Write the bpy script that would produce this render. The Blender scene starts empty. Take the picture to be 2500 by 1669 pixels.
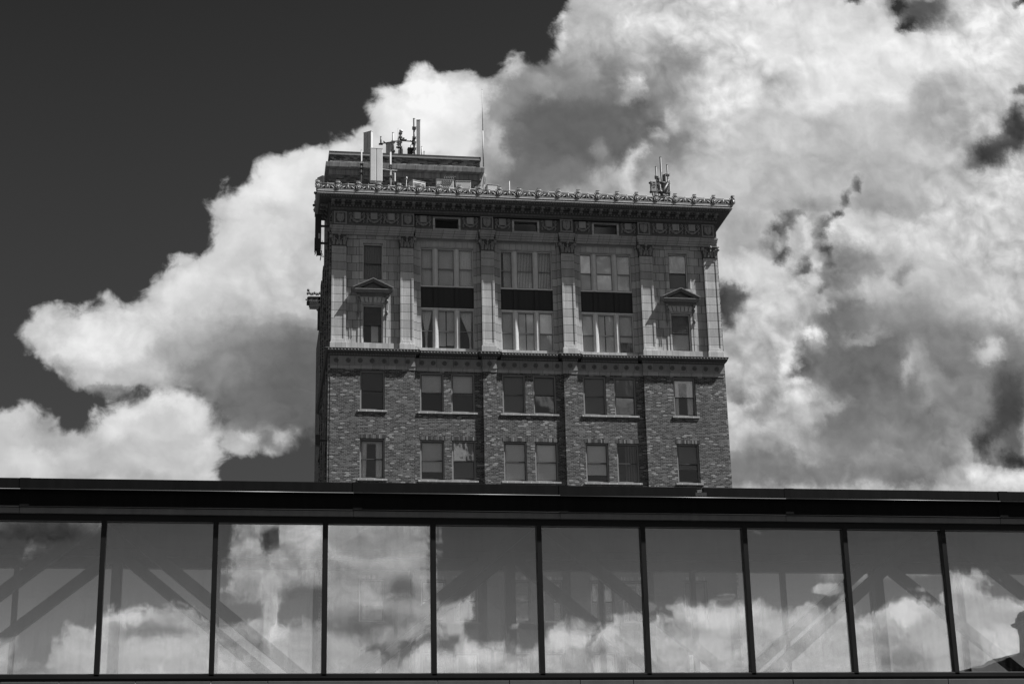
import bpy, bmesh, math, random
import numpy as np
from mathutils import Vector, Matrix, noise as mnoise

# ------------------------------------------------------------------ camera
SC = bpy.context.scene
COL = SC.collection
CAM_POS = Vector((0.0, 0.0, 1.7))
cam_data = bpy.data.cameras.new("camera")
cam_data.sensor_width = 36.0
cam_data.lens = 60.668
cam_data.clip_start = 0.1
cam_data.clip_end = 5000.0
cam = bpy.data.objects.new("camera", cam_data)
COL.objects.link(cam)
_p, _r, _y = math.radians(18.291), math.radians(-1.346), math.radians(9.039)
_F = Vector((math.sin(_y) * math.cos(_p), math.cos(_y) * math.cos(_p), math.sin(_p)))
_R0 = Vector((math.cos(_y), -math.sin(_y), 0.0))
_U0 = _R0.cross(_F)
_R = _R0 * math.cos(_r) + _U0 * math.sin(_r)
_U = _U0 * math.cos(_r) - _R0 * math.sin(_r)
_m = Matrix((_R, _U, -_F)).transposed().to_4x4()
_m.translation = CAM_POS
cam.matrix_world = _m
SC.camera = cam

# ------------------------------------------------------------------ exposure
SC.view_settings.view_transform = 'Standard'
SC.view_settings.look = 'None'
SC.view_settings.gamma = 1.0
SC.view_settings.exposure = EXPO = 1.45
SC.cycles.max_bounces = 10
SC.cycles.glossy_bounces = 6
SC.cycles.transmission_bounces = 6
SC.cycles.transparent_max_bounces = 12
SC.cycles.caustics_reflective = False
SC.cycles.caustics_refractive = False
SC.cycles.sample_clamp_indirect = 4.0

# ------------------------------------------------------------------ sun (high, far round to the right, raking the facade)
SUN_DIR = Vector((3.2, -1.0, 5.3)).normalized()
sun_l = bpy.data.lights.new("sun", 'SUN')
sun_l.energy = 5.0
sun_l.angle = math.radians(0.53)
sun_l.color = (1.0, 1.0, 1.0)
sun = bpy.data.objects.new("sun", sun_l)
sun.rotation_euler = SUN_DIR.to_track_quat('Z', 'Y').to_euler()
COL.objects.link(sun)

# ------------------------------------------------------------------ small node-expression language
class NT:
    def __init__(s, tree):
        s.t = tree
    def node(s, typ, **kw):
        n = s.t.nodes.new(typ)
        for k, v in kw.items():
            setattr(n, k, v)
        return n
    def put(s, sock, v):
        if v is None:
            return
        if hasattr(v, 'is_output') or isinstance(v, bpy.types.NodeSocket):
            s.t.links.new(v, sock)
        else:
            sock.default_value = v
    def m(s, op, a, b=None, c=None, clamp=False):
        n = s.node('ShaderNodeMath', operation=op, use_clamp=clamp)
        for i, v in enumerate((a, b, c)):
            if v is not None:
                s.put(n.inputs[i], v)
        return n.outputs[0]
    def add(s, a, b): return s.m('ADD', a, b)
    def sub(s, a, b): return s.m('SUBTRACT', a, b)
    def mul(s, a, b): return s.m('MULTIPLY', a, b)
    def mad(s, a, b, c): return s.m('MULTIPLY_ADD', a, b, c)
    def vec(s, x=0.0, y=0.0, z=0.0):
        n = s.node('ShaderNodeCombineXYZ')
        for i, v in enumerate((x, y, z)):
            s.put(n.inputs[i], v)
        return n.outputs[0]
    def sep(s, v):
        n = s.node('ShaderNodeSeparateXYZ'); s.put(n.inputs[0], v)
        return n.outputs
    def rng(s, v, a, b, c=0.0, d=1.0, smooth=False):
        n = s.node('ShaderNodeMapRange', interpolation_type='SMOOTHSTEP' if smooth else 'LINEAR')
        n.clamp = True
        for i, q in enumerate((v, a, b, c, d)):
            s.put(n.inputs[i], q)
        return n.outputs[0]
    def noise(s, v, scale, detail=4.0, rough=0.5, dist=0.0, dim='2D', typ='FBM', norm=True, lac=2.0, color=False):
        n = s.node('ShaderNodeTexNoise', noise_dimensions=dim, noise_type=typ)
        if hasattr(n, 'normalize'):
            n.normalize = norm
        s.put(n.inputs['Vector'], v)
        n.inputs['Scale'].default_value = scale
        n.inputs['Detail'].default_value = detail
        n.inputs['Roughness'].default_value = rough
        n.inputs['Lacunarity'].default_value = lac
        n.inputs['Distortion'].default_value = dist
        return n.outputs['Color' if color else 'Fac']
    def mix(s, f, a, b):
        n = s.node('ShaderNodeMix', data_type='FLOAT')
        s.put(n.inputs[0], f); s.put(n.inputs[2], a); s.put(n.inputs[3], b)
        return n.outputs[0]
    def curve(s, v, xs, ys):
        n = s.node('ShaderNodeFloatCurve')
        mp = n.mapping
        mp.use_clip = False
        c = mp.curves[0]
        pts = c.points
        pts[0].location = (float(xs[0]), float(ys[0]))
        pts[1].location = (float(xs[-1]), float(ys[-1]))
        for x, y in zip(xs[1:-1], ys[1:-1]):
            pts.new(float(x), float(y))
        for q in pts:
            q.handle_type = 'AUTO'
        mp.update()
        s.put(n.inputs[1], v)
        return n.outputs[0]

# ------------------------------------------------------------------ where the clouds stand: outlines and tones in (x/|y|, z/|y|) of the sky direction
FRONT_SOLID = [[(0.202, 0.5953), (0.2013, 0.5755), (0.1966, 0.5638), (0.1945, 0.5459), (0.1889, 0.5328), (0.1824, 0.5276), (0.1737, 0.5287), (0.168, 0.5316), (0.1606, 0.5217), (0.1504, 0.5148), (0.139, 0.5167), (0.1305, 0.5184), (0.119, 0.5147), (0.1106, 0.5189), (0.0992, 0.5167), (0.0955, 0.5071), (0.0851, 0.5035), (0.0767, 0.4984), (0.0718, 0.4889), (0.0699, 0.4766), (0.0616, 0.4671), (0.0465, 0.467), (0.0369, 0.4629), (0.0302, 0.4581), (0.0166, 0.4544), (0.0046, 0.4494), (0.002, 0.4419), (-0.0017, 0.4284), (-0.0122, 0.4221), (-0.0225, 0.413), (-0.0248, 0.4013), (-0.0246, 0.3927), (-0.0295, 0.3839), (-0.0425, 0.3806), (-0.0552, 0.3717), (-0.064, 0.3658), (-0.0662, 0.3573), (-0.0762, 0.3514), (-0.0854, 0.3567), (-0.0928, 0.3509), (-0.1027, 0.3465), (-0.1181, 0.3501), (-0.1278, 0.343), (-0.1372, 0.3331), (-0.1315, 0.3224), (-0.1191, 0.316), (-0.1118, 0.3067), (-0.1047, 0.3002), (-0.0841, 0.2945), (-0.0762, 0.2976), (-0.0638, 0.2984), (-0.0211, 0.2899), (-0.0163, 0.2686), (-0.0121, 0.2615), (-0.0024, 0.2603), (0.0057, 0.266), (0.0195, 0.2634), (0.0292, 0.2689), (0.0303, 0.2775), (0.0419, 0.2831), (0.0451, 0.2351), (0.0518, 0.2013), (0.085, 0.1861), (0.1366, 0.1968), (0.2149, 0.1829), (0.2963, 0.1992), (0.3778, 0.1864), (0.4644, 0.2059), (0.519, 0.1831), (0.5794, 0.1972), (0.5731, 0.2534), (0.6108, 0.3124), (0.6472, 0.3739), (0.616, 0.4354), (0.6581, 0.5188), (0.6192, 0.5844), (0.6603, 0.6574), (0.643, 0.7216), (0.5668, 0.734), (0.4897, 0.6987), (0.3938, 0.7126), (0.327, 0.6651), (0.2501, 0.6697), (0.2065, 0.6425), (0.1879, 0.6209)], [(-0.2222, 0.2648), (-0.2025, 0.286), (-0.175, 0.2761), (-0.1589, 0.2883), (-0.1439, 0.2854), (-0.1346, 0.2856), (-0.1268, 0.2879), (-0.1208, 0.2793), (-0.1151, 0.2823), (-0.111, 0.2724), (-0.0978, 0.2713), (-0.0861, 0.28), (-0.0866, 0.2901), (-0.0799, 0.2911), (-0.069, 0.2892), (-0.0613, 0.2979), (-0.0523, 0.3022), (-0.0396, 0.303), (-0.0266, 0.2966), (-0.02, 0.2886), (-0.0184, 0.2766), (-0.0121, 0.2615), (-0.0151, 0.254), (-0.0156, 0.2435), (-0.0242, 0.2213), (-0.0212, 0.2084), (-0.0653, 0.1991), (-0.1147, 0.2114), (-0.174, 0.202), (-0.2095, 0.2293)]]
FRONT_HOLES = []
FRONT_TONES = [(0.2578, 0.5142, 0.3408, 0.1671, 0, 195), (0.3023, 0.5166, 0.0361, 0.0721, -15, 203), (0.3203, 0.5631, 0.0336, 0.03, 0, 226), (0.3149, 0.5269, 0.0151, 0.036, -20, 220), (0.2861, 0.4935, 0.0237, 0.0127, 40, 205), (0.3663, 0.5658, 0.0497, 0.0235, 0, 222), (0.3885, 0.5375, 0.0559, 0.0265, 8, 214), (0.3873, 0.5244, 0.0463, 0.0203, 15, 230), (0.3653, 0.5151, 0.0213, 0.0146, 35, 226), (0.4266, 0.5495, 0.0345, 0.0201, 0, 226), (0.3898, 0.4828, 0.0612, 0.0192, 5, 190), (0.3444, 0.4774, 0.027, 0.0191, 30, 196), (0.3312, 0.5021, 0.0078, 0.0225, -20, 192), (0.4265, 0.5167, 0.0143, 0.0131, 0, 236), (0.4163, 0.539, 0.0155, 0.0133, 0, 222), (0.4541, 0.5149, 0.0266, 0.0204, 30, 170), (0.4648, 0.4992, 0.0218, 0.015, 20, 163), (0.4424, 0.4917, 0.0186, 0.0097, 0, 172), (0.474, 0.5555, 0.035, 0.0169, 10, 228), (0.5038, 0.5673, 0.0257, 0.0239, 0, 226), (0.5003, 0.5371, 0.0159, 0.0201, 0, 212), (0.4854, 0.5165, 0.0126, 0.0165, 30, 200), (0.3969, 0.461, 0.0487, 0.0158, 0, 178), (0.45, 0.476, 0.0247, 0.0083, 0, 198), (0.33, 0.4425, 0.0356, 0.0187, 20, 184), (0.3557, 0.4312, 0.0357, 0.0093, 10, 170), (0.407, 0.4395, 0.0212, 0.0125, 0, 160), (0.2984, 0.4535, 0.0265, 0.0187, 20, 196), (0.3103, 0.4112, 0.0175, 0.0214, 0, 168), (0.2733, 0.4741, 0.0206, 0.0157, 30, 190), (0.4545, 0.4604, 0.0185, 0.0083, 0, 190), (0.4931, 0.4494, 0.0279, 0.0191, 0, 205), (0.4762, 0.4361, 0.0277, 0.0158, 0, 200), (0.5039, 0.4626, 0.0125, 0.0058, 20, 220), (0.4309, 0.4374, 0.0121, 0.0126, 0, 172), (0.2098, 0.4835, 0.073, 0.0538, 15, 148), (0.1634, 0.4566, 0.0256, 0.0246, 0, 130), (0.2557, 0.4732, 0.0205, 0.0188, 20, 165), (0.1844, 0.4978, 0.0405, 0.0221, 15, 130), (0.2132, 0.4961, 0.0556, 0.0381, 10, 118), (0.2209, 0.4716, 0.0494, 0.025, 10, 107), (0.1722, 0.4693, 0.0257, 0.0279, 0, 110), (0.1983, 0.4829, 0.0405, 0.0219, 0, 104), (0.242, 0.4913, 0.0234, 0.019, 0, 112), (0.2058, 0.4494, 0.0316, 0.0104, 0, 124), (0.2492, 0.4575, 0.0145, 0.0093, 30, 140), (0.1995, 0.5206, 0.0204, 0.0144, 0, 140), (0.2346, 0.5225, 0.0206, 0.0128, 20, 140), (0.212, 0.5437, 0.0177, 0.0195, 0, 168), (0.2039, 0.5626, 0.0118, 0.0196, 0, 190), (0.1968, 0.5525, 0.0032, 0.0195, 0, 218), (0.2304, 0.561, 0.0178, 0.0197, 0, 196), (0.2543, 0.5657, 0.018, 0.0165, 0, 204), (0.179, 0.5116, 0.0174, 0.007, 12, 162), (0.1645, 0.5046, 0.0115, 0.0094, 0, 138), (0.1649, 0.5219, 0.0098, 0.0057, 25, 200), (0.259, 0.54, 0.0179, 0.0097, 30, 176), (0.2734, 0.5311, 0.0149, 0.013, 0, 145), (0.2632, 0.505, 0.0118, 0.0128, 0, 140), (0.2794, 0.5535, 0.0102, 0.0085, 15, 218), (0.2868, 0.5578, 0.0054, 0.0046, 0, 205), (0.2443, 0.5151, 0.0071, 0.007, 0, 208), (0.2404, 0.5063, 0.0088, 0.0032, 20, 165), (0.2229, 0.4486, 0.0132, 0.0074, 30, 178), (0.2372, 0.4471, 0.0063, 0.0104, -15, 204), (0.2441, 0.4603, 0.0087, 0.005, 50, 198), (0.2589, 0.479, 0.0059, 0.005, 40, 180), (0.2207, 0.4654, 0.0046, 0.0093, 0, 140), (0.2699, 0.4927, 0.0077, 0.0095, 0, 200), (0.3145, 0.3873, 0.0232, 0.0108, 18, 208), (0.3342, 0.3805, 0.0146, 0.0078, 10, 200), (0.3596, 0.407, 0.0059, 0.0122, 0, 194), (0.3449, 0.4064, 0.0088, 0.0091, 0, 185), (0.3866, 0.4125, 0.0185, 0.0123, 10, 206), (0.4023, 0.4208, 0.015, 0.008, 0, 192), (0.3758, 0.3894, 0.013, 0.0182, 0, 126), (0.3923, 0.393, 0.0113, 0.0128, 20, 140), (0.4152, 0.3999, 0.018, 0.008, 10, 180), (0.4436, 0.4147, 0.0273, 0.0137, 10, 214), (0.4705, 0.4126, 0.0183, 0.0156, 0, 204), (0.4948, 0.412, 0.0153, 0.0187, 0, 200), (0.4048, 0.3844, 0.0065, 0.0103, -25, 200), (0.4185, 0.3887, 0.0119, 0.0049, 10, 148), (0.4297, 0.3816, 0.0149, 0.0079, 10, 206), (0.4035, 0.3711, 0.0184, 0.0078, 5, 208), (0.4237, 0.3658, 0.0178, 0.006, 8, 186), (0.4492, 0.3828, 0.015, 0.0122, 0, 200), (0.4536, 0.3679, 0.015, 0.0103, 0, 200), (0.4693, 0.3618, 0.0174, 0.0157, 0, 224), (0.4843, 0.3749, 0.0091, 0.0183, 0, 214), (0.4182, 0.3109, 0.0736, 0.0561, 10, 140), (0.4566, 0.3147, 0.0356, 0.0355, 0, 132), (0.4045, 0.3193, 0.0587, 0.0383, 0, 116), (0.393, 0.2902, 0.0463, 0.0172, 10, 124), (0.3777, 0.3273, 0.0203, 0.0235, 0, 111), (0.4447, 0.3408, 0.0178, 0.0119, 0, 136), (0.4853, 0.333, 0.018, 0.0179, 0, 130), (0.3734, 0.3618, 0.0176, 0.0077, 0, 122), (0.364, 0.3533, 0.0175, 0.0047, 0, 114), (0.388, 0.3457, 0.0164, 0.0027, 8, 166), (0.379, 0.3419, 0.0058, 0.0024, 0, 150), (0.4712, 0.3395, 0.0102, 0.0071, 20, 206), (0.4227, 0.3329, 0.0071, 0.013, 15, 164), (0.4158, 0.3224, 0.0032, 0.0088, -20, 176), (0.4304, 0.317, 0.0088, 0.0099, 20, 154), (0.4352, 0.3069, 0.0176, 0.0052, 30, 142), (0.3239, 0.3574, 0.026, 0.01, 12, 200), (0.3461, 0.3645, 0.0116, 0.0071, 0, 190), (0.364, 0.3639, 0.0064, 0.006, 0, 204), (0.3231, 0.3456, 0.0317, 0.0076, 6, 194), (0.3054, 0.337, 0.0171, 0.0087, 0, 180), (0.3272, 0.3231, 0.0171, 0.0145, 0, 178), (0.3402, 0.3374, 0.0058, 0.007, 30, 226), (0.3551, 0.3433, 0.0046, 0.0018, -18, 250), (0.3365, 0.3263, 0.0057, 0.0087, 0, 234), (0.3407, 0.3143, 0.0046, 0.0035, 0, 222), (0.349, 0.3353, 0.0035, 0.0076, 20, 126), (0.349, 0.3251, 0.0075, 0.0081, 0, 112), (0.3097, 0.3164, 0.0068, 0.0034, 20, 190), (0.298, 0.311, 0.0068, 0.0057, 0, 150), (0.3004, 0.3048, 0.0079, 0.004, 0, 134), (0.3216, 0.3044, 0.0096, 0.004, 20, 140), (0.3123, 0.2928, 0.013, 0.0051, 25, 152), (0.2996, 0.2917, 0.005, 0.0057, 0, 192), (0.3398, 0.3019, 0.0171, 0.0063, 12, 186), (0.3286, 0.2847, 0.0141, 0.0102, 25, 186), (0.3447, 0.2921, 0.0125, 0.0085, 10, 182), (0.3606, 0.2958, 0.0103, 0.0034, 30, 164), (0.3152, 0.2746, 0.014, 0.0067, 0, 158), (0.3258, 0.2664, 0.0225, 0.0034, 10, 138), (0.3418, 0.2556, 0.0538, 0.0095, 0, 122), (0.3001, 0.2563, 0.0167, 0.0128, 0, 128), (0.2925, 0.277, 0.0033, 0.0073, 0, 190), (0.3861, 0.2773, 0.0316, 0.0102, 20, 132), (0.3804, 0.2645, 0.0103, 0.0068, 20, 148), (0.4136, 0.2651, 0.0231, 0.0142, 0, 132), (0.4116, 0.251, 0.0172, 0.0056, 0, 124), (0.454, 0.2915, 0.0176, 0.0232, -40, 138), (0.4729, 0.2533, 0.0234, 0.0068, 8, 224), (0.4529, 0.2556, 0.0087, 0.004, 0, 192), (0.438, 0.2514, 0.0087, 0.0056, 0, 165), (0.3459, 0.4265, 0.005, 0.0015, 30, 107), (0.3418, 0.427, 0.0021, 0.0025, 46, 86), (0.342, 0.4227, 0.0021, 0.0028, 63, 93), (0.3348, 0.4194, 0.0021, 0.0021, 43, 99), (0.3382, 0.4189, 0.0026, 0.0021, 54, 75), (0.3334, 0.4166, 0.0032, 0.0027, -8, 85), (0.3342, 0.4115, 0.0023, 0.003, 61, 75), (0.3342, 0.4115, 0.0018, 0.0015, 29, 108), (0.3277, 0.4067, 0.002, 0.003, 3, 94), (0.3351, 0.4036, 0.0041, 0.0018, 11, 111), (0.336, 0.4, 0.0053, 0.0021, 38, 67), (0.3318, 0.4023, 0.0047, 0.0015, 17, 105), (0.3317, 0.3969, 0.0055, 0.003, -8, 102), (0.3915, 0.4538, 0.0021, 0.0016, -2, 94), (0.3925, 0.4514, 0.003, 0.0022, 29, 98), (0.3913, 0.4482, 0.0015, 0.0025, 22, 83), (0.3853, 0.4417, 0.0015, 0.0022, 10, 68), (0.3859, 0.4377, 0.0033, 0.0019, -9, 68), (0.3817, 0.4379, 0.0033, 0.0016, 1, 91), (0.3833, 0.4351, 0.0027, 0.0009, 26, 98), (0.3753, 0.4286, 0.0015, 0.0022, 51, 106), (0.3764, 0.4281, 0.0024, 0.0012, 40, 69), (0.3721, 0.4258, 0.0015, 0.0015, 34, 83), (0.3667, 0.4249, 0.0024, 0.0025, -7, 111), (0.3635, 0.4223, 0.0024, 0.0025, -4, 95), (0.3641, 0.4184, 0.0027, 0.0009, 45, 86), (0.3648, 0.4163, 0.0024, 0.0015, 60, 76), (0.3648, 0.4123, 0.0033, 0.0009, 37, 94), (0.3647, 0.4077, 0.0015, 0.0018, 4, 68), (0.3636, 0.4053, 0.0012, 0.0021, 16, 102), (0.3682, 0.4036, 0.0032, 0.0024, 56, 70), (0.3667, 0.3969, 0.0015, 0.0012, -1, 71), (0.3691, 0.3934, 0.0026, 0.0015, 31, 82), (0.3513, 0.3982, 0.0023, 0.0012, 25, 109), (0.3529, 0.3967, 0.0012, 0.0012, 58, 93), (0.3504, 0.3936, 0.0018, 0.0021, 68, 102), (0.351, 0.39, 0.0032, 0.0024, -2, 80), (0.3459, 0.3887, 0.0018, 0.0021, 21, 75), (0.3447, 0.3847, 0.0023, 0.0015, 4, 84), (0.347, 0.3809, 0.0015, 0.0021, 42, 72), (0.3621, 0.3868, 0.0021, 0.0018, 60, 99), (0.3614, 0.3859, 0.0009, 0.0015, 27, 105), (0.3627, 0.3832, 0.0012, 0.0018, 12, 90), (0.3644, 0.3797, 0.0009, 0.0009, 3, 70), (0.3617, 0.3751, 0.0018, 0.0021, 30, 72), (0.358, 0.372, 0.0015, 0.0012, 4, 94), (0.2981, 0.366, 0.0103, 0.0089, 0, 74), (0.298, 0.3543, 0.0051, 0.007, 20, 76), (0.3076, 0.3707, 0.0075, 0.003, 20, 94), (0.3051, 0.3592, 0.0052, 0.0012, 35, 158), (0.4825, 0.3095, 0.0119, 0.0176, 0, 82), (0.4737, 0.2847, 0.0106, 0.0232, -35, 74), (0.459, 0.2715, 0.0064, 0.0086, 0, 72), (0.479, 0.2676, 0.0088, 0.0057, 0, 62), (0.4703, 0.276, 0.0035, 0.0144, -40, 122), (0.4643, 0.2665, 0.0058, 0.0023, 30, 124), (0.4938, 0.4819, 0.0238, 0.0084, 25, 68), (0.5098, 0.4982, 0.0076, 0.0131, 0, 68), (0.477, 0.4703, 0.0062, 0.0038, 20, 120), (0.4975, 0.4863, 0.0075, 0.0019, 30, 100), (0.5144, 0.523, 0.0051, 0.0046, 0, 100), (0.4486, 0.5825, 0.0197, 0.0116, 0, 80), (0.4396, 0.5709, 0.0082, 0.004, 20, 52), (0.4338, 0.586, 0.0038, 0.0075, 0, 52), (0.4553, 0.5863, 0.0127, 0.0027, 10, 94), (0.4027, 0.5874, 0.0056, 0.0027, 0, 70), (0.5249, 0.5937, 0.0039, 0.0041, 0, 52), (-0.0415, 0.3525, 0.1104, 0.0452, 35, 198), (-0.0969, 0.3329, 0.0407, 0.0143, 8, 228), (-0.122, 0.3303, 0.0151, 0.0076, 15, 196), (-0.0737, 0.3267, 0.0255, 0.0126, 10, 232), (-0.0593, 0.3478, 0.0232, 0.0095, 32, 218), (-0.0368, 0.3673, 0.0235, 0.0096, 38, 224), (-0.0206, 0.3914, 0.0116, 0.0144, 0, 214), (-0.0068, 0.4209, 0.0134, 0.0105, 20, 228), (0.0116, 0.4349, 0.0167, 0.013, 10, 234), (0.033, 0.4522, 0.0229, 0.009, 10, 230), (0.0361, 0.4271, 0.0135, 0.0178, 0, 216), (0.0043, 0.4024, 0.0213, 0.0104, 10, 218), (-0.0097, 0.379, 0.0185, 0.0097, 20, 198), (0.018, 0.3828, 0.0144, 0.0115, 0, 214), (0.0018, 0.3937, 0.008, 0.0058, 0, 206), (-0.0285, 0.3529, 0.0208, 0.0095, 15, 205), (0.0027, 0.3567, 0.0158, 0.0068, 10, 196), (0.0199, 0.3544, 0.0121, 0.0096, 0, 208), (0.0328, 0.3719, 0.0096, 0.0172, 0, 196), (0.0056, 0.3478, 0.0058, 0.0039, 0, 216), (-0.0142, 0.352, 0.0094, 0.0056, 0, 212), (-0.0017, 0.3231, 0.0602, 0.0278, 10, 172), (0.0062, 0.3178, 0.0523, 0.0233, 10, 148), (0.0102, 0.3152, 0.0471, 0.0194, 10, 130), (-0.0059, 0.3346, 0.0156, 0.0072, 10, 152), (0.0196, 0.299, 0.0391, 0.0303, 0, 112), (0.0322, 0.3268, 0.0158, 0.0139, 0, 120), (-0.0296, 0.3087, 0.0309, 0.012, 15, 138), (-0.0456, 0.3247, 0.0154, 0.011, 20, 176), (-0.0551, 0.3081, 0.0153, 0.0082, 0, 196), (0.0326, 0.2993, 0.0156, 0.0331, 0, 106), (-0.0032, 0.2822, 0.018, 0.0135, 0, 116), (0.0176, 0.2719, 0.0232, 0.0091, 0, 112), (-0.0241, 0.2966, 0.0051, 0.007, 0, 140), (-0.108, 0.3063, 0.0125, 0.0032, -45, 150), (-0.085, 0.2974, 0.0176, 0.003, -4, 132), (-0.0598, 0.299, 0.0203, 0.003, 0, 128), (-0.1311, 0.3232, 0.0075, 0.0027, -35, 150), (0.1075, 0.4815, 0.0423, 0.0341, 0, 220), (0.102, 0.5084, 0.0113, 0.0075, 0, 234), (0.1132, 0.4972, 0.0312, 0.0156, 0, 241), (0.1359, 0.5031, 0.0103, 0.0113, 0, 228), (0.0851, 0.4896, 0.0129, 0.0111, 20, 236), (0.0762, 0.4739, 0.0067, 0.0134, 0, 214), (0.1018, 0.4736, 0.0168, 0.0141, 0, 234), (0.1256, 0.4701, 0.0141, 0.0154, 0, 222), (0.0934, 0.4528, 0.0334, 0.0073, 0, 198), (0.1183, 0.4455, 0.0251, 0.0072, 0, 190), (0.1483, 0.4774, 0.0062, 0.0124, 0, 172), (0.1523, 0.4668, 0.0034, 0.0111, 0, 194), (0.1549, 0.4562, 0.0085, 0.0061, 0, 160), (0.052, 0.4597, 0.0165, 0.0054, 5, 224), (0.1488, 0.5069, 0.0051, 0.0063, 30, 214), (0.1557, 0.4932, 0.0074, 0.0094, 0, 150), (-0.0833, 0.2647, 0.0754, 0.0238, 0, 192), (-0.1374, 0.2795, 0.0108, 0.0063, 0, 214), (-0.133, 0.2691, 0.0123, 0.0068, 0, 196), (-0.1165, 0.2733, 0.0089, 0.0069, 0, 172), (-0.1105, 0.2637, 0.0138, 0.0047, 10, 178), (-0.1271, 0.2541, 0.0162, 0.0057, 0, 208), (-0.0956, 0.2619, 0.0149, 0.0042, 20, 196), (-0.0784, 0.2767, 0.011, 0.0096, 0, 218), (-0.0693, 0.2849, 0.0116, 0.0053, 0, 224), (-0.0482, 0.2934, 0.0168, 0.007, 0, 228), (-0.0326, 0.2843, 0.0112, 0.0091, 0, 220), (-0.0562, 0.2732, 0.0176, 0.0064, 10, 202), (-0.0756, 0.2596, 0.015, 0.0058, 0, 184), (-0.0948, 0.2483, 0.0148, 0.0047, 0, 172), (-0.043, 0.2575, 0.0151, 0.0063, 0, 196), (-0.0268, 0.2631, 0.0086, 0.009, 0, 208), (-0.0238, 0.2478, 0.0076, 0.0042, 0, 216), (-0.0575, 0.2455, 0.015, 0.0031, 0, 180), (-0.0026, 0.2694, 0.0061, 0.0045, 0, 208), (0.0214, 0.2703, 0.0062, 0.0043, 20, 184), (0.0098, 0.2758, 0.0087, 0.0027, 10, 150)]
FRONT_WISPS = [(-0.0179, 0.4351, 0.0069, 0.0047, 0.62), (-0.0307, 0.4199, 0.0079, 0.0041, 0.5), (-0.023, 0.4275, 0.0187, 0.0132, 0.3), (-0.1207, 0.3501, 0.0152, 0.005, 0.35), (-0.0881, 0.3588, 0.0128, 0.0039, 0.35), (-0.0478, 0.3833, 0.0131, 0.0045, 0.35), (0.1652, 0.5346, 0.0087, 0.0032, 0.3)]
BACK_SOLID = [[(-0.1417, 0.1494), (-0.1276, 0.1506), (-0.1251, 0.1397), (-0.1103, 0.1385), (-0.0989, 0.147), (-0.094, 0.1561), (-0.0827, 0.1574), (-0.0794, 0.1629), (-0.0685, 0.1632), (-0.0295, 0.1618), (-0.0195, 0.1544), (-0.0148, 0.1593), (0.0087, 0.1591), (0.0211, 0.1569), (0.0448, 0.1544), (0.051, 0.1544), (0.0724, 0.1494), (0.0874, 0.1344), (0.0975, 0.1419), (0.1083, 0.1482), (0.1204, 0.1444), (0.123, 0.1494), (0.1269, 0.152), (0.1525, 0.1522), (0.1549, 0.1494), (0.16, 0.1469), (0.1705, 0.152), (0.1752, 0.1577), (0.2032, 0.1584), (0.2042, 0.1494), (0.211, 0.1571), (0.2337, 0.1623), (0.2392, 0.1678), (0.2445, 0.1675), (0.2456, 0.1623), (0.2575, 0.1617), (0.2593, 0.1689), (0.2674, 0.1705), (0.2983, 0.17), (0.3079, 0.1716), (0.3276, 0.1632), (0.3414, 0.1652), (0.3524, 0.1662), (0.3637, 0.1692), (0.3805, 0.1719), (0.3866, 0.1779), (0.3953, 0.1819), (0.4091, 0.18), (0.4223, 0.179), (0.4269, 0.1895), (0.4261, 0.1946), (0.4542, 0.193), (0.4543, 0.1815), (0.4679, 0.1762), (0.4747, 0.1749), (0.4964, 0.1763), (0.5064, 0.0904), (-0.1448, 0.0957)], [(-0.0171, 0.2358), (-0.0145, 0.1706), (0.0072, 0.1694), (0.0112, 0.1569), (0.0158, 0.1732), (0.0445, 0.1784), (0.0473, 0.1544), (0.0824, 0.1444), (0.109, 0.1545), (0.1097, 0.2374)], [(0.1105, 0.1748), (0.1156, 0.1736), (0.1259, 0.1749), (0.1336, 0.1762), (0.136, 0.166), (0.1296, 0.1621), (0.1243, 0.1545), (0.1103, 0.1545)], [(-0.1477, 0.234), (-0.083, 0.2349), (-0.0821, 0.2169), (-0.1023, 0.2065), (-0.1201, 0.2001), (-0.1316, 0.2113), (-0.1459, 0.2087)]]
BACK_HOLES = [[(0.0036, 0.2152), (0.0062, 0.2114), (0.0105, 0.2146), (0.0144, 0.2115), (0.0152, 0.2031), (0.0108, 0.2011), (0.0091, 0.1922), (0.0071, 0.2011), (0.0026, 0.2023), (0.0044, 0.2088)]]
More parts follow.
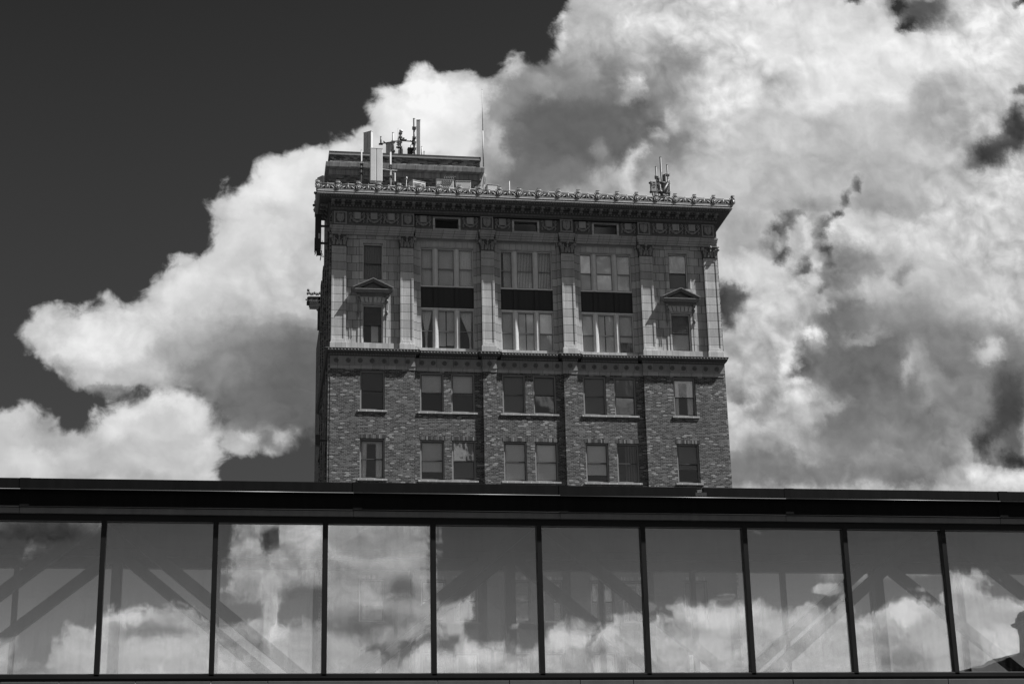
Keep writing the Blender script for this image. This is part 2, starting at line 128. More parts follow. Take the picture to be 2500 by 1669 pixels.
BACK_TONES = [(-0.1149, 0.214, 0.0317, 0.0102, 0, 118), (-0.131, 0.2025, 0.0096, 0.005, 0, 140), (-0.0536, 0.2121, 0.0248, 0.0077, 0, 135), (-0.0156, 0.1869, 0.0, 0.0, 0, 180), (0.0088, 0.2075, 0.005, 0.0064, 0, 80), (-0.0064, 0.2125, 0.0075, 0.0077, 0, 180), (0.0314, 0.2103, 0.0114, 0.0091, 0, 225), (0.0154, 0.1897, 0.0251, 0.0077, 0, 200), (-0.0029, 0.1744, 0.0099, 0.0076, 0, 190), (0.0282, 0.1745, 0.0125, 0.0063, 0, 140), (0.0786, 0.2069, 0.0257, 0.0104, 0, 190), (0.0659, 0.1848, 0.0191, 0.0077, 0, 190), (0.0913, 0.1773, 0.0102, 0.0077, 0, 150), (0.0723, 0.1595, 0.0228, 0.0076, 0, 160), (0.0786, 0.1939, 0.0231, 0.0019, 0, 210), (0.1232, 0.1659, 0.0116, 0.0077, 0, 215), (0.1499, 0.2127, 0.0396, 0.0092, 0, 160), (-0.0871, 0.1494, 0.0108, 0.0061, 0, 215), (-0.1159, 0.1349, 0.0178, 0.0048, 0, 170), (-0.0683, 0.158, 0.0145, 0.0049, 0, 235), (-0.051, 0.1494, 0.0182, 0.0049, 0, 160), (-0.0505, 0.1384, 0.0218, 0.0049, 0, 215), (0.0162, 0.1519, 0.0074, 0.0062, 0, 235), (-0.002, 0.1432, 0.0147, 0.0087, 0, 190), (0.035, 0.1432, 0.0124, 0.0087, 0, 190), (0.0724, 0.1382, 0.0251, 0.0037, 0, 200), (0.1026, 0.1406, 0.0076, 0.0063, 0, 235), (0.1165, 0.1394, 0.0064, 0.005, 0, 230), (0.1383, 0.1456, 0.0128, 0.0063, 0, 240), (0.1381, 0.1356, 0.0153, 0.0025, 0, 200), (0.1625, 0.1444, 0.0077, 0.0025, 0, 225), (0.1886, 0.1507, 0.0143, 0.0077, 0, 235), (0.2172, 0.1469, 0.0079, 0.0077, 0, 235), (0.2039, 0.1405, 0.0078, 0.0051, 0, 190), (0.2276, 0.1443, 0.0079, 0.009, 0, 200), (0.2465, 0.1546, 0.0093, 0.0078, 0, 230), (0.2736, 0.1624, 0.0107, 0.0065, 0, 235), (0.2638, 0.1546, 0.008, 0.0065, 0, 200), (0.2897, 0.1624, 0.0081, 0.0078, 0, 245), (0.2725, 0.1443, 0.0267, 0.0077, 0, 225), (0.3074, 0.1651, 0.0108, 0.0052, 0, 235), (0.3202, 0.1547, 0.0136, 0.0065, 0, 215), (0.3058, 0.143, 0.0135, 0.0078, 0, 195), (0.3403, 0.1521, 0.0109, 0.0078, 0, 220), (0.3713, 0.1626, 0.0069, 0.0066, 0, 225), (0.4002, 0.1746, 0.0168, 0.0053, 0, 240), (0.3959, 0.16, 0.0153, 0.0066, 0, 195), (0.4012, 0.1429, 0.0166, 0.0105, 0, 160), (0.3743, 0.1495, 0.0082, 0.0105, 0, 200), (0.4406, 0.1855, 0.0127, 0.0068, 0, 225), (0.4458, 0.1694, 0.017, 0.0081, 0, 200), (0.4548, 0.1495, 0.0113, 0.0106, 0, 225), (0.4335, 0.1468, 0.0084, 0.0106, 0, 190), (0.4675, 0.1735, 0.0085, 0.004, 0, 230), (0.3302, 0.2158, 0.0278, 0.0081, 0, 120), (0.3875, 0.2177, 0.0368, 0.0069, 0, 115)]
BACK_WISPS = [(0.3248, 0.2164, 0.0194, 0.006, 0.85), (0.3148, 0.2116, 0.0083, 0.0054, 0.6), (0.3946, 0.2178, 0.0311, 0.0038, 0.85), (0.201, 0.204, 0.0106, 0.0069, 0.35), (0.2456, 0.2156, 0.0095, 0.0032, 0.45), (0.4097, 0.186, 0.0045, 0.0013, 0.7), (0.356, 0.1764, 0.0094, 0.0032, 1.1), (0.4305, 0.1834, 0.0062, 0.0024, 0.9), (-0.0538, 0.2172, 0.0173, 0.0077, 0.5), (-0.1296, 0.1807, 0.0072, 0.0025, 0.5), (0.154, 0.1628, 0.0026, 0.0031, 0.7), (0.1572, 0.1634, 0.0026, 0.0031, 0.7), (0.2257, 0.161, 0.0079, 0.0026, 0.5)]
REFLECTED_ROOF = [(0.41778, 0.13159), (0.42063, 0.13326), (0.42431, 0.13431), (0.43329, 0.13459), (0.43915, 0.13483), (0.44744, 0.13659), (0.4545, 0.13912), (0.46115, 0.14187), (0.46503, 0.14399), (0.47359, 0.14719)]
TURRET = ((0.46873, 0.14463), (0.47016, 0.16838), 0.0047, 0.16005)

def _grid(box, n):
    u0, u1, v0, v1 = box
    us = np.linspace(u0, u1, n[0]); vs = np.linspace(v0, v1, n[1])
    return us, vs, *np.meshgrid(us, vs, indexing='ij')

def _sdf(P, U, V):
    P = np.array(P); inside = np.zeros(U.shape, bool); d = np.full(U.shape, 1e9)
    for a, b in zip(P, np.roll(P, -1, 0)):
        e = b - a; L2 = (e * e).sum() + 1e-12
        t = np.clip(((U - a[0]) * e[0] + (V - a[1]) * e[1]) / L2, 0, 1)
        d = np.minimum(d, (U - a[0] - t * e[0]) ** 2 + (V - a[1] - t * e[1]) ** 2)
        cond = (a[1] > V) != (b[1] > V)
        den = (b[1] - a[1]) if abs(b[1] - a[1]) > 1e-12 else 1e-12
        inside ^= cond & (U < (b[0] - a[0]) * (V - a[1]) / den + a[0])
    d = np.sqrt(d)
    return np.where(inside, d, -d)

def cloud_fields(box, n, solid, holes, tones, wisps, base, width=0.013):
    us, vs, U, V = _grid(box, n)
    C = np.full(U.shape, -1e9)
    for P in solid:
        C = np.maximum(C, _sdf(P, U, V))
    for P in holes:
        C = np.minimum(C, -_sdf(P, U, V))
    C = np.clip(C / width, -1.3, 1.3)
    for u, v, ru, rv, a in wisps:
        C = C + a * 1.4 * np.exp(-(((U - u) / ru) ** 2 + ((V - v) / rv) ** 2))
    # tones: soft strokes laid one over the other
    T = np.full(U.shape, float(base))
    for u, v, ru, rv, ang, t in tones:
        ca, sa = math.cos(math.radians(ang)), math.sin(math.radians(ang))
        du = ((U - u) * ca + (V - v) * sa) / (ru * 1.1); dv = (-(U - u) * sa + (V - v) * ca) / (rv * 1.1)
        w = 0.92 * np.exp(-((du * du + dv * dv) ** 1.9))
        T = T * (1 - w) + t * w
    return C, T / 255.0

def separable(nt, u01, v01, F, rank):
    A, S, Bt = np.linalg.svd(F, full_matrices=False)
    xs = np.linspace(0, 1, F.shape[0]); ys = np.linspace(0, 1, F.shape[1])
    acc = None
    for k in range(rank):
        a = A[:, k] * math.sqrt(S[k]); b = Bt[k] * math.sqrt(S[k])
        ca = nt.curve(u01, xs, a); cb = nt.curve(v01, ys, b)
        acc = nt.mul(ca, cb) if acc is None else nt.mad(ca, cb, acc)
    return acc

WORLD_STRENGTH = 0.1
world = bpy.data.worlds.new("World")
SC.world = world
world.use_nodes = True
wt = world.node_tree
wt.nodes.clear()
w = NT(wt)
tc = w.node('ShaderNodeTexCoord').outputs['Generated']
dx, dy, dz = w.sep(tc)
ay = w.m('MAXIMUM', w.m('ABSOLUTE', dy), 0.03)
u = w.m('DIVIDE', dx, ay); v = w.m('DIVIDE', dz, ay)
uv = w.vec(u, v, 0.0)

def lin(nt, t):
    # display tone 0..1 -> linear light
    return nt.m('POWER', nt.m('MAXIMUM', nt.mad(t, 1 / 1.055, 0.055 / 1.055), 0.001), 2.4)

def sky_side(box, n, solid, holes, tones, wisps, base, rc, rt, seed, warp, ragged, relief, skytone, skytop, fq, glo, ghi, gmul, tmax, tgain, flat=True):
    skytone = skytone * 2 ** (0.45 - EXPO); skytop = skytop * 2 ** (0.45 - EXPO)
    C, T = cloud_fields(box, n, solid, holes, tones, wisps, base)
    u0, u1, v0, v1 = box
    shift = w.vec(seed, seed * 1.7, 0.0)
    nn = w.node('ShaderNodeVectorMath', operation='ADD'); w.put(nn.inputs[0], uv); w.put(nn.inputs[1], shift)
    q = nn.outputs[0]
    # warp: two octaves of slow swirl plus a fine one
    wc = w.sep(w.noise(q, 16.0 * fq, 5.0, 0.55, color=True))
    wx = w.sub(wc[0], 0.5); wy = w.sub(wc[1], 0.5)
    uu = w.mad(wx, warp, u); vv = w.mad(wy, warp, v)
    a01 = w.m('MULTIPLY_ADD', uu, 1 / (u1 - u0), -u0 / (u1 - u0), clamp=True)
    b01 = w.m('MULTIPLY_ADD', vv, 1 / (v1 - v0), -v0 / (v1 - v0), clamp=True)
    cov = separable(w, a01, b01, C, rc)
    # billows
    vm = w.node('ShaderNodeVectorMath', operation='MULTIPLY_ADD')
    w.put(vm.inputs[0], w.noise(q, 30.0 * fq, 3.0, 0.5, color=True)); vm.inputs[1].default_value = (0.016 / fq, 0.016 / fq, 0); w.put(vm.inputs[2], q)
    qq = vm.outputs[0]
    n1 = w.noise(qq, 30.0 * fq, 10.0, 0.60)
    n2 = w.noise(qq, 95.0 * fq, 7.0, 0.62)
    # puffs lit from above right: a smooth height field and the same field a little further towards the light
    hs = w.noise(qq, 24.0 * fq, 5.0, 0.52)
    vo = w.node('ShaderNodeVectorMath', operation='ADD'); w.put(vo.inputs[0], qq); vo.inputs[1].default_value = (0.0022 / fq, 0.0052 / fq, 0)
    ht = w.noise(vo.outputs[0], 24.0 * fq, 5.0, 0.52)
    # cauliflower lumps: rounded masses parted by creases
    lump = w.m('ABSOLUTE', w.mad(w.noise(qq, 21.0 * fq, 3.2, 0.52), 2.0, -1.0))
    lump2 = w.m('ABSOLUTE', w.mad(w.noise(qq, 63.0 * fq, 3.0, 0.5), 2.0, -1.0))
    lumps = w.mad(w.sub(lump2, 0.16), 0.45, w.sub(lump, 0.17))
    tc2 = w.sep(w.noise(q, 22.0 * fq, 10.0, 0.68, color=True))
    ta = w.m('MULTIPLY_ADD', w.mad(lumps, -0.0035 / fq, w.mad(w.sub(tc2[0], 0.5), warp * 2.2, u)), 1 / (u1 - u0), -u0 / (u1 - u0), clamp=True)
    tb = w.m('MULTIPLY_ADD', w.mad(lumps, -0.0085 / fq, w.mad(w.sub(tc2[1], 0.5), warp * 2.2, v)), 1 / (v1 - v0), -v0 / (v1 - v0), clamp=True)
    tone = separable(w, ta, tb, T, rt)
    calm = w.rng(w.noise(q, 9.0 * fq, 2.0, 0.5), 0.40, 0.60, 0.25, 1.0, smooth=True)
    edge = w.mad(w.sub(n1, 0.5), ragged * 2.0, cov)
    edge = w.mad(lumps, 1.5 * ragged, edge)
    edge = w.mad(w.sub(n2, 0.5), ragged * 1.3, edge)
    alpha = w.rng(edge, -0.30, 0.26, smooth=True)
    bright = w.rng(tone, 0.42, 0.75, 0.35, 1.0)
    rel = w.mul(w.sub(hs, ht), relief)
    rel = w.mad(w.sub(n1, 0.5), 0.17, rel)
    rel = w.mad(w.mul(w.sub(n2, 0.5), 0.14), calm, rel)
    rel = w.mad(w.mul(lumps, 0.30), w.mad(calm, 0.7, 0.3), rel)
    rel = w.mul(rel, w.mad(calm, 0.6, 0.4))
    rel = w.mul(rel, bright)
    if not flat: rel = w.mul(rel, w.rng(u, 0.06, 0.24, 0.45, 1.0))      # the left bank is smoother than the broken sky on the right
    rim = w.rng(edge, 0.0, 0.9, -0.05, 0.0)
    rel = w.add(rel, rim)
    t = w.add(w.mad(w.sub(tone, 0.72), tgain, 0.72), rel)
    t = w.m('MINIMUM', w.m('MAXIMUM', t, 0.20), tmax)
    # outside the mapped patch: added scattered cumulus, cover and tone set for fill light
    ox = w.rng(w.m('ABSOLUTE', w.sub(u, (u0 + u1) / 2)), (u1 - u0) / 2, (u1 - u0) / 2 + 0.12)
    oy = w.rng(w.m('ABSOLUTE', w.sub(v, (v0 + v1) / 2)), (v1 - v0) / 2, (v1 - v0) / 2 + 0.06)
    out = w.m('MAXIMUM', ox, oy)
    gn = w.noise(tc, 4.5, 8.0, 0.58, dist=0.4, dim='3D')
    galpha = w.rng(gn, glo, ghi, smooth=True)
    gt = w.mad(w.noise(tc, 9.0, 6.0, 0.55, dim='3D'), 1.1 * gmul, 0.02)
    alpha = w.mix(out, alpha, galpha)
    t = w.mix(out, t, gt)
    # clear air between the clouds
    sky = w.node('ShaderNodeTexSky', sky_type='NISHITA')
    sky.sun_disc = False
    sky.sun_elevation = math.asin(SUN_DIR.z)
    sky.sun_rotation = math.atan2(SUN_DIR.x, SUN_DIR.y)
    sep = w.node('ShaderNodeSeparateColor'); w.put(sep.inputs[0], sky.outputs[0])
    red = sep.outputs[0]                               # a red filter: the blue sky goes dark
    air = w.mul(red, skytone)
    air = w.mad(w.mul(gn, 0.01), skytone, air)
    veil = w.mul(w.rng(u, -0.1, 0.5), skytop)
    air = w.add(air, veil)
    air = w.add(air, w.mul(w.rng(v, 0.62, 0.24), skytone * 1.5))
    air = w.add(air, w.mul(w.rng(v, 0.225, 0.02), 2.6 * 2 ** (0.45 - EXPO)))  # low sky brightened, added so the bridge trusses stand out against it
    cl = w.mul(lin(w, t), 1.0 / (WORLD_STRENGTH * 2 ** EXPO))
    val = w.mix(alpha, air, cl)
    bg = w.node('ShaderNodeBackground')
    w.put(bg.inputs[0], val); bg.inputs[1].default_value = WORLD_STRENGTH
    return bg.outputs[0]

front = sky_side((-0.30, 0.72, 0.16, 0.76), (256, 160), FRONT_SOLID, FRONT_HOLES, FRONT_TONES, FRONT_WISPS,
                 195.0, 22, 46, 3.1, 0.012, 0.55, 0.55, 0.128, 0.06, 1.0, 0.51, 0.59, 0.75, 0.97, 1.08, False)
back = sky_side((-0.20, 0.55, 0.10, 0.26), (150, 60), BACK_SOLID, BACK_HOLES, BACK_TONES, BACK_WISPS,
                205.0, 20, 18, 7.7, 0.006, 0.45, 0.5, 0.16, 0.0, 1.7, 0.47, 0.58, 1.25, 1.06, 1.7)
mx = w.node('ShaderNodeMixShader')
w.put(mx.inputs[0], w.m('LESS_THAN', dy, 0.0))
wt.links.new(front, mx.inputs[1]); wt.links.new(back, mx.inputs[2])
wo = w.node('ShaderNodeOutputWorld')
wt.links.new(mx.outputs[0], wo.inputs[0])
world.cycles.sampling_method = 'MANUAL'
world.cycles.sample_map_resolution = 512

# ------------------------------------------------------------------ object and mesh helpers
def link(o, parent=None):
    COL.objects.link(o)
    if parent is not None:
        o.parent = parent
    return o

def tag(o, label=None, cat=None, group=None, kind=None):
    if label: o['label'] = label
    if cat: o['category'] = cat
    if group: o['group'] = group
    if kind: o['kind'] = kind
    return o

def empty(name, loc, label=None, cat=None, group=None, parent=None):
    o = bpy.data.objects.new(name, None)
    o.empty_display_size = 0.3
    link(o, parent)
    o.location = loc
    return tag(o, label, cat, group)

ZERO = Vector((0, 0, 0))

class MB:
    """collects plain shapes and links them as ONE mesh object"""
    def __init__(s, origin=(0, 0, 0)):
        s.v = []; s.f = []; s.sm = []; s.o = Vector(origin)
    def raw(s, vs, fs, smooth=False):
        n = len(s.v)
        s.v += [tuple(q) for q in vs]
        s.f += [tuple(i + n for i in f) for f in fs]
        s.sm += [smooth] * len(fs)
        return s
    def box(s, x0, x1, y0, y1, z0, z1, skip=''):
        vs = [(x0, y0, z0), (x1, y0, z0), (x1, y1, z0), (x0, y1, z0), (x0, y0, z1), (x1, y0, z1), (x1, y1, z1), (x0, y1, z1)]
        fs = {'d': (0, 3, 2, 1), 'u': (4, 5, 6, 7), 'f': (0, 1, 5, 4), 'r': (1, 2, 6, 5), 'b': (2, 3, 7, 6), 'l': (3, 0, 4, 7)}
        return s.raw(vs, [f for k, f in fs.items() if k not in skip])
    def quad(s, a, b, c, d): return s.raw([a, b, c, d], [(0, 1, 2, 3)])
    def obox(s, c, ax, ay, az, hx, hy, hz):
        """box on arbitrary axes"""
        c = Vector(c); ax = Vector(ax).normalized() * hx; ay = Vector(ay).normalized() * hy; az = Vector(az).normalized() * hz
        vs = [c + ax * i + ay * j + az * k for k in (-1, 1) for j in (-1, 1) for i in (-1, 1)]
        return s.raw(vs, [(0, 2, 3, 1), (4, 5, 7, 6), (0, 1, 5, 4), (1, 3, 7, 5), (3, 2, 6, 7), (2, 0, 4, 6)])
    def tube(s, a, b, r, n=8, r2=None, caps=True):
        a = Vector(a); b = Vector(b); d = (b - a)
        if d.length < 1e-6: return s
        d.normalize(); r2 = r if r2 is None else r2
        t = Vector((0, 0, 1)) if abs(d.z) < 0.9 else Vector((1, 0, 0))
        p = d.cross(t).normalized(); q = d.cross(p)
        vs = []
        for k in range(n):
            an = 2 * math.pi * k / n; e = p * math.cos(an) + q * math.sin(an)
            vs += [a + e * r, b + e * r2]
        fs = [(2 * k, 2 * ((k + 1) % n), 2 * ((k + 1) % n) + 1, 2 * k + 1) for k in range(n)]
        s.raw(vs, fs, True)
        if caps:
            s.raw(vs[0::2][::-1], [tuple(range(n))]); s.raw(vs[1::2], [tuple(range(n))])
        return s
    def path(s, pts, r, n=6):
        for a, b in zip(pts, pts[1:]): s.tube(a, b, r, n)
        return s
    def lathe(s, c, axis, prof, n=16, a0=0.0, a1=2 * math.pi):
        """prof: (radius, height along axis)"""
        c = Vector(c); ax = Vector(axis).normalized()
        t = Vector((0, 0, 1)) if abs(ax.z) < 0.9 else Vector((1, 0, 0))
        p = ax.cross(t).normalized(); q = ax.cross(p)
        full = abs(a1 - a0 - 2 * math.pi) < 1e-6
        m = n if full else n + 1
        vs = []
        for k in range(m):
            an = a0 + (a1 - a0) * k / n; e = p * math.cos(an) + q * math.sin(an)
            vs += [c + e * r + ax * h for r, h in prof]
        L = len(prof); fs = []
        for k in range(n):
            k2 = (k + 1) % m
            for i in range(L - 1):
                fs.append((k * L + i, k2 * L + i, k2 * L + i + 1, k * L + i + 1))
        return s.raw(vs, fs, True)
    def blob(s, c, rx, ry, rz, n=7, m=5, rot=None):
        c = Vector(c); vs = []; fs = []
        for j in range(m + 1):
            ph = math.pi * j / m
            for k in range(n):
                th = 2 * math.pi * k / n
                w_ = Vector((rx * math.sin(ph) * math.cos(th), ry * math.sin(ph) * math.sin(th), rz * math.cos(ph)))
                if rot is not None: w_ = rot @ w_
                vs.append(c + w_)
        for j in range(m):
            for k in range(n):
                a = j * n + k; b = j * n + (k + 1) % n
                fs.append((a, a + n, b + n, b))
        return s.raw(vs, fs, True)
    def prism(s, poly, y0, y1):
        """poly in (x,z), counter-clockwise seen from the front (-y)"""
        n = len(poly)
        vs = [(x, y0, z) for x, z in poly] + [(x, y1, z) for x, z in poly]
        return s.raw(vs, [tuple(range(n)), tuple(range(2 * n - 1, n - 1, -1))] + [(i, i + n, (i + 1) % n + n, (i + 1) % n) for i in range(n)])
    def run(s, prof, x0, x1, y, ret0=True, ret1=True, depth=None):
        """moulding along x: prof = (out, z) from bottom to top, out measured from plane y towards -y; mitred returns at the ends"""
        L = len(prof)
        a = [(x0 - (o if ret0 else 0), y - o, z) for o, z in prof]
        b = [(x1 + (o if ret1 else 0), y - o, z) for o, z in prof]
        s.raw(a + b, [(i, i + L, i + L + 1, i + 1) for i in range(L - 1)])
        dp = 0.3 if depth is None else depth
        if ret0:
            c = [(x0 - o, y + dp, z) for o, z in prof]
            s.raw(c + a, [(i, i + L, i + L + 1, i + 1) for i in range(L - 1)])
        if ret1:
            c = [(x1 + o, y + dp, z) for o, z in prof]
            s.raw(b + c, [(i, i + L, i + L + 1, i + 1) for i in range(L - 1)])
        # top and bottom lids
        for (o, z), up in ((prof[0], False), (prof[-1], True)):
            q = [(x0 - (o if ret0 else 0), y - o, z), (x1 + (o if ret1 else 0), y - o, z), (x1 + (o if ret1 else 0), y + dp, z), (x0 - (o if ret0 else 0), y + dp, z)]
            s.raw(q, [(0, 1, 2, 3) if up else (3, 2, 1, 0)])
        if not ret0: s.raw(a + [(x0, y + dp, prof[-1][1]), (x0, y + dp, prof[0][1])], [tuple(range(L + 2))])
        if not ret1: s.raw(b + [(x1, y + dp, prof[-1][1]), (x1, y + dp, prof[0][1])], [tuple(range(L + 1, -1, -1))])
        return s
    def ring(s, prof, x0, x1, y0, y1):
        """moulding all round a rectangular block"""
        L = len(prof); vs = []
        for cx, cy, sx, sy in ((x0, y0, -1, -1), (x1, y0, 1, -1), (x1, y1, 1, 1), (x0, y1, -1, 1)):
            vs += [(cx + sx * o, cy + sy * o, z) for o, z in prof]
        fs = []
        for k in range(4):
            k2 = (k + 1) % 4
            for i in range(L - 1):
                fs.append((k * L + i, k2 * L + i, k2 * L + i + 1, k * L + i + 1))
        return s.raw(vs, fs)
    def sheet(s, x0, x1, z0, z1, y, holes, depth, side='f'):
        """wall face at plane y with rectangular holes and their reveals"""
        xs = sorted({x0, x1, *[h[0] for h in holes], *[h[1] for h in holes]})
        zs = sorted({z0, z1, *[h[2] for h in holes], *[h[3] for h in holes]})
        for i in range(len(xs) - 1):
            for j in range(len(zs) - 1):
                cx = (xs[i] + xs[i + 1]) / 2; cz = (zs[j] + zs[j + 1]) / 2
                if any(h[0] < cx < h[1] and h[2] < cz < h[3] for h in holes): continue
                s.quad((xs[i], y, zs[j]), (xs[i + 1], y, zs[j]), (xs[i + 1], y, zs[j + 1]), (xs[i], y, zs[j + 1]))
        for a, b, c, d in holes:
            Y = y + depth
            s.quad((a, y, c), (a, y, d), (a, Y, d), (a, Y, c)); s.quad((b, y, d), (b, y, c), (b, Y, c), (b, Y, d))
            s.quad((a, y, d), (b, y, d), (b, Y, d), (a, Y, d)); s.quad((b, y, c), (a, y, c), (a, Y, c), (b, Y, c))
        return s
    def build(s, name, mat, parent=None, bevel=0.0, label=None, local=False):
        me = bpy.data.meshes.new(name)
        o_ = s.o
        me.from_pydata([(x - o_.x, y - o_.y, z - o_.z) for x, y, z in s.v], [], s.f)
        me.polygons.foreach_set('use_smooth', s.sm)
        bm = bmesh.new(); bm.from_mesh(me)
        bmesh.ops.remove_doubles(bm, verts=bm.verts, dist=1e-5)
        bmesh.ops.recalc_face_normals(bm, faces=bm.faces)
        bm.to_mesh(me); bm.free()
        me.materials.append(mat)
        o = bpy.data.objects.new(name, me)
        link(o, parent)
        if parent is not None:
            base = Vector((0, 0, 0)); p_ = parent
            while p_ is not None:
                base += p_.location; p_ = p_.parent
            o.location = o_ - base
        else:
            o.location = o_
        if bevel > 0:
            md = o.modifiers.new('bevel', 'BEVEL'); md.width = bevel; md.segments = 2; md.limit_method = 'ANGLE'; md.angle_limit = math.radians(40)
        if label: o['label'] = label
        return o

def copy_tree(src, parent=None, delta=None, flipx=False):
    c = src.copy(); COL.objects.link(c); c.parent = parent
    if delta is not None: c.location = Vector(src.location) + Vector(delta)
    for ch in list(src.children):
        copy_tree(ch, c)
    return c

# ------------------------------------------------------------------ materials
def new_mat(name):
    m = bpy.data.materials.new(name); m.use_nodes = True
    m.node_tree.nodes.clear()
    return m, NT(m.node_tree)

def finish(m, n, col, rough=0.7, metal=0.0, bump=None, bstr=0.3, bdist=0.01, spec=0.3):
    b = n.node('ShaderNodeBsdfPrincipled')
    g = n.node('ShaderNodeCombineColor')
    for i in range(3): n.put(g.inputs[i], col)
    n.t.links.new(g.outputs[0], b.inputs['Base Color'])
    n.put(b.inputs['Roughness'], rough); b.inputs['Metallic'].default_value = metal
    b.inputs['Specular IOR Level'].default_value = spec
    if bump is not None:
        bp = n.node('ShaderNodeBump'); bp.inputs['Strength'].default_value = bstr; bp.inputs['Distance'].default_value = bdist
        n.put(bp.inputs['Height'], bump); n.t.links.new(bp.outputs[0], b.inputs['Normal'])
    o = n.node('ShaderNodeOutputMaterial'); n.t.links.new(b.outputs[0], o.inputs[0])
    return m

def wpos(n):
    """world position: (x+y, z) so that the courses run on round the corners"""
    g = n.node('ShaderNodeNewGeometry').outputs['Position']
    x, y, z = n.sep(g)
    return g, x, y, z

def plain(name, val, rough=0.6, metal=0.0, grime=0.25, scale=2.0, streak=0.0, spec=0.3, grain=0.0):
    m, n = new_mat(name)
    g, x, y, z = wpos(n)
    a = n.noise(g, scale, 6.0, 0.6, dim='3D')
    c = n.mul(n.mad(n.sub(a, 0.5), grime * 2.0, 1.0), val)
    if streak > 0:
        sv = n.vec(n.mul(x, 9.0), n.mul(y, 9.0), n.mul(z, 0.5))
        st = n.noise(sv, 1.0, 4.0, 0.6, dim='3D')
        c = n.mul(c, n.mad(n.sub(st, 0.5), streak * 2.0, 1.0))
    if grain > 0:
        gr = n.noise(g, 60.0, 3.0, 0.7, dim='3D')
        c = n.mul(c, n.mad(n.sub(gr, 0.5), grain * 2.0, 1.0))
    return finish(m, n, n.m('MAXIMUM', c, 0.004), n.rng(a, 0.3, 0.7, rough - 0.08, rough + 0.08), metal, a, 0.15, 0.01, spec)

def blocks(name, val, bw, bh, mortar, jdark, var, grime=0.25, light_share=0.0, light=0.4, dark_share=0.0, dark=0.04, grain=0.15, offset=0.5, rough=0.8, jlight=None, zshift=0.0, streak=0.15, cluster=0.0):
    """coursed masonry: courses of height bh, pieces bw wide, every piece with a tone of its own"""
    m, n = new_mat(name)
    g, x, y, z = wpos(n)
    h = n.add(x, y)
    zz = n.m('DIVIDE', n.add(z, zshift), bh)
    row = n.m('FLOOR', zz); fz = n.sub(zz, row)
    rs = n.m('FRACT', n.mul(n.m('SINE', n.mul(row, 12.9898)), 43758.5))
    hh = n.add(n.m('DIVIDE', h, bw), n.mad(n.m('MODULO', row, 2.0), offset, n.mul(rs, 0.2)))
    colm = n.m('FLOOR', hh); fx = n.sub(hh, colm)
    wn = n.node('ShaderNodeTexWhiteNoise', noise_dimensions='2D'); n.put(wn.inputs['Vector'], n.vec(row, colm, 0.0))
    r = wn.outputs['Value']
    wn2 = n.node('ShaderNodeTexWhiteNoise', noise_dimensions='2D'); n.put(wn2.inputs['Vector'], n.vec(n.add(row, 37.0), colm, 0.0))
    r2 = wn2.outputs['Value']
    tone = n.mul(n.mad(n.sub(r, 0.5), var * 2.0, 1.0), val)
    cl = n.noise(g, 1.3, 3.0, 0.6, dim='3D')
    if light_share > 0:
        th = n.mad(n.sub(cl, 0.5), -cluster, 1.0 - light_share)
        tone = n.mix(n.m('GREATER_THAN', r2, th), tone, light)
    if dark_share > 0:
        th = n.mad(n.sub(cl, 0.5), cluster, dark_share)
        tone = n.mix(n.m('LESS_THAN', r2, th), tone, dark)
    mz = mortar / bh; mx_ = mortar / bw
    jz = n.m('MAXIMUM', n.m('LESS_THAN', fz, mz / 2), n.m('GREATER_THAN', fz, 1 - mz / 2))
    jx = n.m('MAXIMUM', n.m('LESS_THAN', fx, mx_ / 2), n.m('GREATER_THAN', fx, 1 - mx_ / 2))
    j = n.m('MAXIMUM', jz, jx)
    c = n.mix(j, tone, jdark)
    gm = n.noise(g, 0.9, 5.0, 0.62, dim='3D')
    c = n.mul(c, n.mad(n.sub(gm, 0.5), grime * 2.0, 1.0))
    if streak > 0:
        st = n.noise(n.vec(n.mul(h, 5.0), 0.0, n.mul(z, 0.45)), 1.0, 4.0, 0.65, dim='3D')
        c = n.mul(c, n.mad(n.sub(st, 0.5), streak * 2.0, 1.0))
    gr = n.noise(g, 26.0, 3.0, 0.8, dim='3D')
    c = n.mul(c, n.mad(n.sub(gr, 0.5), grain * 2.0, 1.0))
    hgt = n.sub(n.mad(gr, 0.3, n.mul(r, 0.3)), n.mul(j, 1.0))
    return finish(m, n, n.m('MAXIMUM', c, 0.01), rough, 0.0, hgt, 0.6, 0.008, 0.25)

